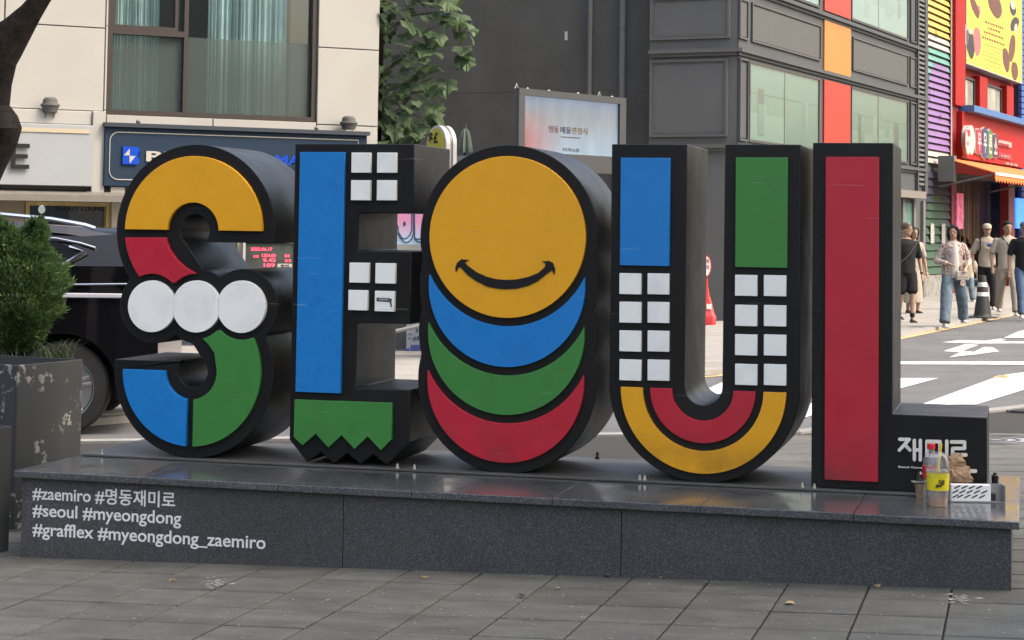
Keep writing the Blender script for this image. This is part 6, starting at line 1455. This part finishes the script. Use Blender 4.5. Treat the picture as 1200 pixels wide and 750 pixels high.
def person(px, py, H, face, label, top, legs, shoes, hair='short', top_kind='tee', leg_kind='trousers', stride=(.12, -.08), arms=None, cap=None, group='pedestrians in the sunny street', woman=False, look=0, spread=.0, legw=1.0, seated=False, skin=None, hairm=None):
    g = G(px, py); f = (dirv(face)).normalized(); rgt = Vector((f.y, -f.x, 0))       # f: the way the person faces
    sk = skin or M_SKIN
    t = thing('person', g, label, 'person', group)
    h = H
    def L(x, y, z): return g+rgt*x*h+f*y*h+Z0*z*h
    sw = .098 if woman else .112; hw = .052
    hipz = .52 if not seated else .27
    sho = hipz+.30; nk = sho+.028; hd = nk+.078
    bod = MB()
    def seg(mbx, p0, p1, r0, r1, n=12):
        p0, p1 = Vector(p0), Vector(p1); mbx.tube([p0-(p1-p0).normalized()*r0*.5, p0, (p0+p1)/2, p1, p1+(p1-p0).normalized()*r1*.5], [r0*.6, r0, (r0+r1)/2*1.02, r1, r1*.6], n)
    # legs
    hips = [L(-hw, 0, hipz-.02), L(hw, 0, hipz-.02)]; knees, ank = [], []
    for i, s_ in enumerate((-1, 1)):
        st = stride[i]
        if seated: kn = L(s_*(hw+.02), .22, hipz+.0+.03*i); an = L(s_*(hw+.03), .2+.1*i, .03)
        else:
            kn = L(s_*(hw+spread*.5), st*.45+.018, .285+abs(st)*.02); an = L(s_*(hw-.006+spread), st, .045+(.03 if st < -.05 else 0))
        knees.append(kn); ank.append(an)
        seg(bod, hips[i], kn, .047*h, .031*h); seg(bod, kn, an, .030*h, .019*h); bod.ell(kn+(an-kn)*.3-f*.006*h, .03*h, .03*h, .05*h)
        bod.ell(an+f*.03*h-Z0*.022*h, .02*h, .02*h, .018*h); 
    # torso
    def ering(z, rx_, ry_, yo=0):
        c = L(0, yo, z); return [c+rgt*math.cos(2*PI*i/16)*rx_*h+f*math.sin(2*PI*i/16)*ry_*h for i in range(16)]
    w_ = .9 if woman else 1.0
    bod.loft([ering(hipz-.045, .075, .055), ering(hipz, .092*w_, .062), ering(hipz+.08, .078*w_, .055), ering(hipz+.18, .095*w_, .062), ering(sho-.03, .108*w_, .058), ering(sho+.005, .075*w_, .045), ering(nk, .036, .036)])
    bod.tube([L(0, -.005, sho-.02), L(0, .003, nk), L(0, .012, nk+.05)], [.038*h, .032*h, .031*h], 12)
    # head
    la = R(look); fh = (f*math.cos(la)+rgt*math.sin(la)); rh = Vector((fh.y, -fh.x, 0)); hc = L(0, .012, hd)
    HM = Matrix((rh, fh, Z0)).transposed()
    def HP(x, y, z): return hc+rh*x*h+fh*y*h+Z0*z*h
    bod.ell(hc+Z0*.012*h, .046*h, .057*h, .056*h, HM, 16, 12); bod.ell(HP(0, .012, -.03), .035*h, .040*h, .039*h, HM, 14, 10); bod.ell(HP(0, .033, -.055), .014*h, .012*h, .011*h, HM)
    bod.tube([HP(0, .048, .006), HP(0, .061, -.016), HP(0, .05, -.02)], [.005*h, .008*h, .005*h], 8)
    for s_ in (-1, 1): bod.ell(HP(s_*.044, -.002, -.008), .005*h, .011*h, .016*h, HM, 8, 6)
    bod.ell(HP(0, .047, -.033), .012*h, .006*h, .005*h, HM, 8, 6)
    # arms
    arms = arms or [None, None]; hands = []; elb = []
    for i, s_ in enumerate((-1, 1)):
        sh = L(s_*sw, 0, sho-.02)
        A_ = arms[i] or ((s_*.155, -.03*s_*0-.01, sho-.19), (s_*.16, .03, sho-.335))
        el, wr_ = L(*A_[0]), L(*A_[1]); elb.append((sh, el, wr_))
        seg(bod, sh, el, .030*h, .023*h); seg(bod, el, wr_, .0225*h, .0145*h)
        d_ = (wr_-el).normalized(); side = d_.cross(f if abs(d_.dot(f)) < .8 else Z0).normalized(); fl = side.cross(d_)
        pc_ = wr_+d_*.028*h; Mh = Matrix((side, fl, d_)).transposed(); bod.ell(pc_, .019*h, .009*h, .03*h, Mh, 10, 8)
        for q in range(4):
            b0 = pc_+d_*.022*h+side*(q-1.5)*.0095*h; lng = (.034, .040, .038, .030)[q]*h; b1 = b0+d_*lng*.55+fl*.002*h; b2 = b1+d_*lng*.35-fl*.010*h
            bod.tube([b0, b1, b2], [.0052*h, .0048*h, .0038*h], 6)
        th = pc_-d_*.008*h-side*.016*h; bod.tube([th, th+d_*.018*h-side*.014*h, th+d_*.036*h-side*.014*h], [.0062*h, .0055*h, .0042*h], 6)
        hands.append((pc_, d_, side, fl))
    body = remesh(bod, 'body', sk, t, .0105, 1)
    for s_ in (-1, 1):
        mb = MB(); mb.ell(HP(s_*.0175, .049, .002), .009*h, .005*h, .0045*h, HM, 8, 6); mb.build('eye', M_HAIR, t)
        mb = MB(); mb.tube([HP(s_*.008, .05, .014), HP(s_*.018, .049, .017), HP(s_*.027, .043, .014)], .0032*h, 5); mb.build('eyebrow', M_HAIR, t)
    mb = MB(); mb.tube([HP(-.011, .0505, -.033), HP(0, .0535, -.034), HP(.011, .0505, -.033)], .003*h, 5); mb.build('mouth', mat('lips', (.2, .07, .06), .5), t)
    # shirt
    sm = MB(); k_ = 1.0
    ztop_hem = hipz-.035 if top_kind != 'cropped' else hipz+.01
    sm.loft([ering(ztop_hem, .100*w_, .074), ering(hipz+.03, .100*w_, .072), ering(hipz+.12, .098*w_, .068), ering(hipz+.2, .108*w_, .073), ering(sho-.035, .116*w_, .07), ering(sho-.005, .094*w_, .056), ering(sho+.018, .05, .044)])
    for i in range(2):
        sh, el, wr_ = elb[i]
        sm.ell(sh-Z0*.008*h, .034*h, .036*h, .030*h)
        if top_kind == 'long': seg(sm, sh, el, .033*h, .031*h); seg(sm, el, el+(wr_-el)*.72, .031*h, .027*h)
        else: seg(sm, sh, sh+(el-sh)*.84, .033*h, .037*h)
    remesh(sm, 'shirt', top, t, .014, 3, .012)
    lm = MB()
    lm.loft([ering(hipz-.075, .06, .05), ering(hipz-.04, .094*w_, .067), ering(hipz+.0, .097*w_, .068), ering(hipz+.045, .088*w_, .062)])
    for i in range(2):
        kn, an, hp_ = knees[i], ank[i], hips[i]
        if leg_kind == 'shorts': seg(lm, hp_, hp_+(kn-hp_)*.88, .060*h, .058*h)
        elif leg_kind == 'dress': lm.loft([ering(hipz, .09, .07), ering(.3, .11, .09), ering(.12, .12, .10)])
        else:
            lw = legw; lm.tube([hp_, hp_+(kn-hp_)*.5, kn, kn+(an-kn)*.5, an-Z0*.005*h], [.058*h, .052*h*(.6+.4*lw), .040*h*lw, .036*h*lw, .036*h*lw], 14)
    remesh(lm, 'trousers' if leg_kind != 'shorts' else 'shorts', legs, t, .014, 3, .013)
    for i in range(2):
        an = ank[i]; bz = an-Z0*.030*h; mb = MB()
        for (yy, hw_, hh) in (): pass
        mb.loft([[an+f*yy*h+rgt*hw_*h*math.cos(a)+Z0*(hh*h*max(math.sin(a), -.0)-.043*h+.0) for a in [2*PI*q/14 for q in range(14)]] for yy, hw_, hh in ((-.030, .010, .02), (-.022, .019, .040), (0, .021, .045), (.03, .023, .032), (.065, .024, .022), (.085, .018, .016), (.094, .008, .010))])
        mb.build('shoe', shoes, t); mb = MB(); mb.obox(an+f*.032*h-Z0*.045*h, rgt, f, Z0, .0235*h, .060*h, .0055*h); mb.build('shoe_sole', mat('sole', (.3, .3, .29), .7), t, bevel=.004)
    # hair / cap
    hm = MB(); HMt = hairm or M_HAIR
    if hair == 'long':
        hm.ell(HP(0, -.007, .027), .0525*h, .058*h, .051*h, HM, 16, 12)
        for s_ in (-1, 1): hm.tube([HP(s_*.026, .034, .05), HP(s_*.047, .018, .02), HP(s_*.050, -.01, -.035), HP(s_*.048, -.012, -.085)], [.016*h, .017*h, .018*h, .011*h], 10)
        hm.tube([HP(0, -.045, .03), HP(0, -.05, -.03), HP(0, -.04, -.09)], [.03*h, .045*h, .03*h], 12)
    else:
        hm.ell(HP(0, -.006, .028), .0515*h, .0575*h, .049*h, HM, 16, 12)
        if not cap:
            for q in range(7): a = R(-60+20*q); hm.ell(HP(.036*math.sin(a), .026*math.cos(a)+.006, .052), .014*h, .015*h, .016*h, HM, 8, 6)
    ho = remesh(hm, 'hair', HMt, t, .009, 1, .006)
    if cap:
        cm = MB(); rings = []
        for zf, rf in ((.018, 1.0), (.035, 1.02), (.055, .9), (.07, .6), (.076, .1)): rings.append([HP(.052*rf*math.cos(a), -.002+.058*rf*math.sin(a), zf) for a in [2*PI*q/20 for q in range(20)]])
        cm.loft(rings); cm.build('cap', cap, t)
        cm = MB(); pts = [(.045*math.cos(R(a)), .03+.062*math.sin(R(a))) for a in range(0, 181, 15)]
        cm.loft([[HP(x, y, .019-.10*max(0, y-.04)) for x, y in pts], [HP(x, y, .023-.10*max(0, y-.04)) for x, y in pts]], smooth=False); cm.build('cap_brim', cap, t)
    return t, L, HP, hands, elb, f, rgt, h
def patt(name, c1, c2, sc):
    m = mat(name, c1, .8); n = m.node_tree; v = n.nodes.new('ShaderNodeTexVoronoi'); v.inputs['Scale'].default_value = sc; g_ = n.nodes.new('ShaderNodeNewGeometry'); n.links.new(g_.outputs['Position'], v.inputs['Vector'])
    r_ = n.nodes.new('ShaderNodeMapRange'); r_.inputs[1].default_value = .34; r_.inputs[2].default_value = .42; n.links.new(v.outputs['Distance'], r_.inputs[0])
    x = n.nodes.new('ShaderNodeMix'); x.data_type = 'RGBA'; x.inputs[6].default_value = c2; x.inputs[7].default_value = (*c1, 1) if len(c1) == 3 else c1; n.links.new(r_.outputs[0], x.inputs[0]); n.links.new(x.outputs[2], n.nodes['Principled BSDF'].inputs['Base Color']); return m
C_BLK = mat('black_cotton', (.010, .010, .012), .85, spec=.2); C_BEI = mat('beige_cotton', (.27, .235, .19), .85, spec=.2, var=.06, vscale=12); C_CRE = mat('cream_cotton', (.30, .27, .22), .85, spec=.2, var=.06, vscale=12)
C_DEN = mat('pale_denim', (.085, .12, .15), .85, spec=.2, var=.25, vscale=9); C_DEN2 = mat('blue_denim', (.05, .08, .14), .85, spec=.2, var=.25, vscale=9); C_WSH = mat('white_shoe', (.38, .38, .37), .6); C_BSH = mat('black_shoe', (.012, .012, .012), .5)
C_FLO = patt('floral_print', (.30, .26, .24, 1), (.15, .06, .05, 1), 26)
H_BRN = mat('brown_hair', (.06, .04, .025), .5, var=.3, vscale=60)
# man in black at the edge of the letter L, seen from behind his right shoulder
t, L, HP, hands, elb, f, rgt, h = person(1061.5, 378, 1.72, 165, 'man in a black t-shirt and black shorts walking beside the letter L', C_BLK, C_BLK, C_BSH, 'short', 'tee', 'shorts', (.05, -.06), look=-50, hairm=H_BRN)
mb = MB(); mb.tube([L(-.10, .05, .80), L(.0, .078, .68), L(.11, .06, .58)], .006, 6); mb.build('bag_strap', mat('strap_grey', (.06, .06, .06), .6), t)
for i in range(2):
    an = L((-1, 1)[i]*.046, (.05, -.06)[i], .075); mb = MB(); mb.lathe(an-Z0*.03, [(.040, 0), (.043, .06), (.041, .07)], 14); mb.build('sock', C_BLK, t)
c_, d_, s_, f_ = hands[0]; mb = MB(); mb.lathe(c_-d_*.055*h*.8, [(.028, 0), (.031, .01), (.028, .02)], 14, d_); mb.build('watch', C_BLK, t)
# person behind him, mostly hidden
person(1070, 367, 1.66, 160, 'person in a long cream skirt mostly hidden behind the man in black', C_CRE, C_CRE, C_BSH, 'long', 'tee', 'dress', (.03, -.04), woman=True)
# woman with floral shirt
t, L, HP, hands, elb, f, rgt, h = person(1117, 382, 1.66, 176, 'woman in open floral shirt and wide pale jeans carrying a beige handbag', C_FLO, C_DEN, C_WSH, 'long', 'long', 'trousers', (-.14, .20), woman=True, look=28, legw=1.5, spread=.10,
    arms=[((-.165, -.02, .64), (-.10, .10, .575)), ((.165, -.02, .64), (.07, .13, .61))])
mb = MB(); tee_r = []
for z, rx_, ry_ in ((.475, .070, .080), (.56, .070, .080), (.66, .070, .081), (.76, .064, .081), (.82, .04, .062)):
    c = L(0, 0, z); tee_r.append([c+rgt*math.cos(a)*rx_*h*.92+f*math.sin(a)*ry_*h for a in [PI*.12+PI*.76*q/10 for q in range(11)]]+[c+rgt*math.cos(a)*rx_*h*.85+f*math.sin(a)*ry_*h*.85 for a in [PI*.12+PI*.76*q/10 for q in range(10, -1, -1)]])
mb.loft(tee_r); mb.build('tee_shirt', mat('white_cotton', (.36, .35, .34), .85), t)
sm = MB()
for s_ in (-1, 1): sm.loft([[L(s_*x, y, z) for x, y in ((.05, .074), (.095, .05), (.112, .0), (.105, -.04), (.095, -.04), (.098, 0), (.085, .045), (.047, .066))] for z in (.40, .50, .60)], closed=True)
sm.build('shirt_tails', C_FLO, t)
bgc = L(-.055, .115, .50); mb = MB(); mb.obox(bgc, rgt, f, Z0, .062*h, .022*h, .045*h); hb = mb.build('handbag', mat('beige_leather', (.34, .29, .25), .5), t, bevel=.02, seg=3)
mb = MB(); mb.obox(bgc+f*.024*h+Z0*.015*h, rgt, f, Z0, .058*h, .003*h, .028*h); mb.build('flap', MATS['beige_leather'], hb, bevel=.004)
mb = MB(); mb.tube([L(-.11, .10, .54), L(-.10, .08, .66), L(-.085, .03, .83), L(-.07, -.05, .82)], .006, 6); mb.build('strap', MATS['beige_leather'], hb)
# man with cap looking at a phone
t, L, HP, hands, elb, f, rgt, h = person(1156.5, 362, 1.72, 183, 'man in a cream cap and beige t-shirt looking at a phone behind the cone', C_BEI, C_BLK, C_WSH, 'short', 'tee', 'trousers', (.15, -.13), cap=C_CRE, look=0, legw=1.1,
    arms=[((-.16, .01, .66), (-.02, .13, .70)), ((.165, -.02, .63), (.16, .03, .50))])
for s_ in (-1, 1):
    mb = MB(); mb.tube([L(s_*.085, -.07, .70), L(s_*.088, -.02, .83), L(s_*.085, .05, .81), L(s_*.09, .066, .70), L(s_*.10, .0, .64)], .012, 6); mb.build('backpack_strap', C_BLK, t)
mb = MB(); mb.obox(L(0, -.10, .72), rgt, f, Z0, .085*h, .035*h, .11*h); mb.build('backpack', C_BLK, t, bevel=.03, seg=3)
c_ = L(.005, .15, .725); ph = MB(); ph.obox(c_, rgt, (f*.5+Z0*.85).normalized(), (Z0*.5-f*.85).normalized(), .024*h, .046*h, .004*h); pho = ph.build('phone', mat('blue_phone', (.03, .07, .3), .3), None, bevel=.003); tag(pho, 'small blue phone held by the man in the cream cap', 'phone')
# man in beige polo
t, L, HP, hands, elb, f, rgt, h = person(1180.5, 369, 1.74, 186, 'man in cream polo and trousers with a black strap across his chest', C_CRE, C_BEI, C_WSH, 'short', 'tee', 'trousers', (.17, -.14), look=-12, legw=1.2, spread=.02,
    arms=[((-.15, .05, .68), (-.135, .12, .735)), ((.165, -.02, .64), (.16, .03, .51))])
mb = MB(); mb.tube([L(.075, -.03, .845), L(.055, .05, .82), L(-.02, .082, .72), L(-.10, .06, .60), L(-.11, .0, .56)], .011, 6); mb.build('bag_strap', C_BLK, t)
mb = MB(); mb.obox(L(-.125, -.01, .53), f, rgt, Z0, .06*h, .02*h, .05*h); mb.build('shoulder_bag', C_BLK, t, bevel=.015)
# man in black tee at the frame edge
t, L, HP, hands, elb, f, rgt, h = person(1201, 372, 1.72, 190, 'man in black t-shirt, blue jeans and grey cap at the right picture edge', C_BLK, C_DEN2, C_WSH, 'short', 'tee', 'trousers', (-.14, .16), cap=mat('grey_cap', (.05, .055, .07), .8), look=10, legw=1.1)
# seated person behind the woman
t, L, HP, hands, elb, f, rgt, h = person(1134, 352, 1.6, 165, 'person in pale jeans sitting low behind the woman in the floral shirt', C_CRE, C_DEN, C_WSH, 'long', 'tee', 'trousers', (0, 0), woman=True, seated=True, legw=1.2)
g_ = G(1134, 352); stl = thing('stool', g_-f*.02, 'low dark stool under the seated person in front of the red shop', 'stool')
mb = MB(); mb.lathe(g_+Z0*.33, [(.15, 0), (.16, .02), (.15, .04)], 16); mb.build('seat', M_PLA, stl)
for a in (45, 135, 225, 315):
    mb = MB(); d_ = Vector((math.cos(R(a)), math.sin(R(a)), 0)); mb.tube([g_+d_*.14, g_+d_*.1+Z0*.33], .014, 6); mb.build('leg', M_PLA, stl)

# ================================================================== OPPOSITE SIDE OF THE STREET (behind the camera, seen only in reflections)
M_OB = [mat('opposite_stone', (.22, .21, .2), .8, var=.1), mat('opposite_brick', (.12, .07, .055), .8, var=.15), mat('opposite_render', (.3, .3, .29), .8, var=.1)]
M_OG = mat('opposite_glass', (.03, .04, .045), .1)
OF = Fr((-14, -13), u=(1, .05, 0)); OF.n = Vector((-.05, 1, 0)).normalized()
xo = -26
for i, (wd_, ht_) in enumerate(((12, 8.5), (9, 11), (13, 7.5))):
    ob_ = thing('shop_house', OF.P(xo+wd_/2, 0), ['low stone shop house behind the camera, left of the pair', 'brick shop house behind the camera between its neighbours', 'rendered shop house behind the camera, nearest the road'][i], 'building')
    mb = MB(); mb.fbox(OF, xo+.05, xo+wd_-.05, -1.5, ht_, -8, 0); mb.build('wall', M_OB[i], ob_)
    mb = MB(); mb.fbox(OF, xo+.05, xo+wd_-.05, 2.9, 3.7, .001, .2); mb.build('sign_band', [M_PB, M_MWF, M_PR][i], ob_)
    for f_ in range(int((ht_-3.8)//2.6)+1):
        k_ = 0
        while k_*2.2+1.6 < wd_-.4:
            z = 4.2+f_*2.6 if f_ else 0
            mb = MB(); mb.fbox(OF, xo+.5+k_*2.2, xo+.5+k_*2.2+1.6, z+.1, z+(1.7 if f_ else 2.6), .001, .05); mb.build('window', M_OG, ob_); k_ += 1
    xo += wd_
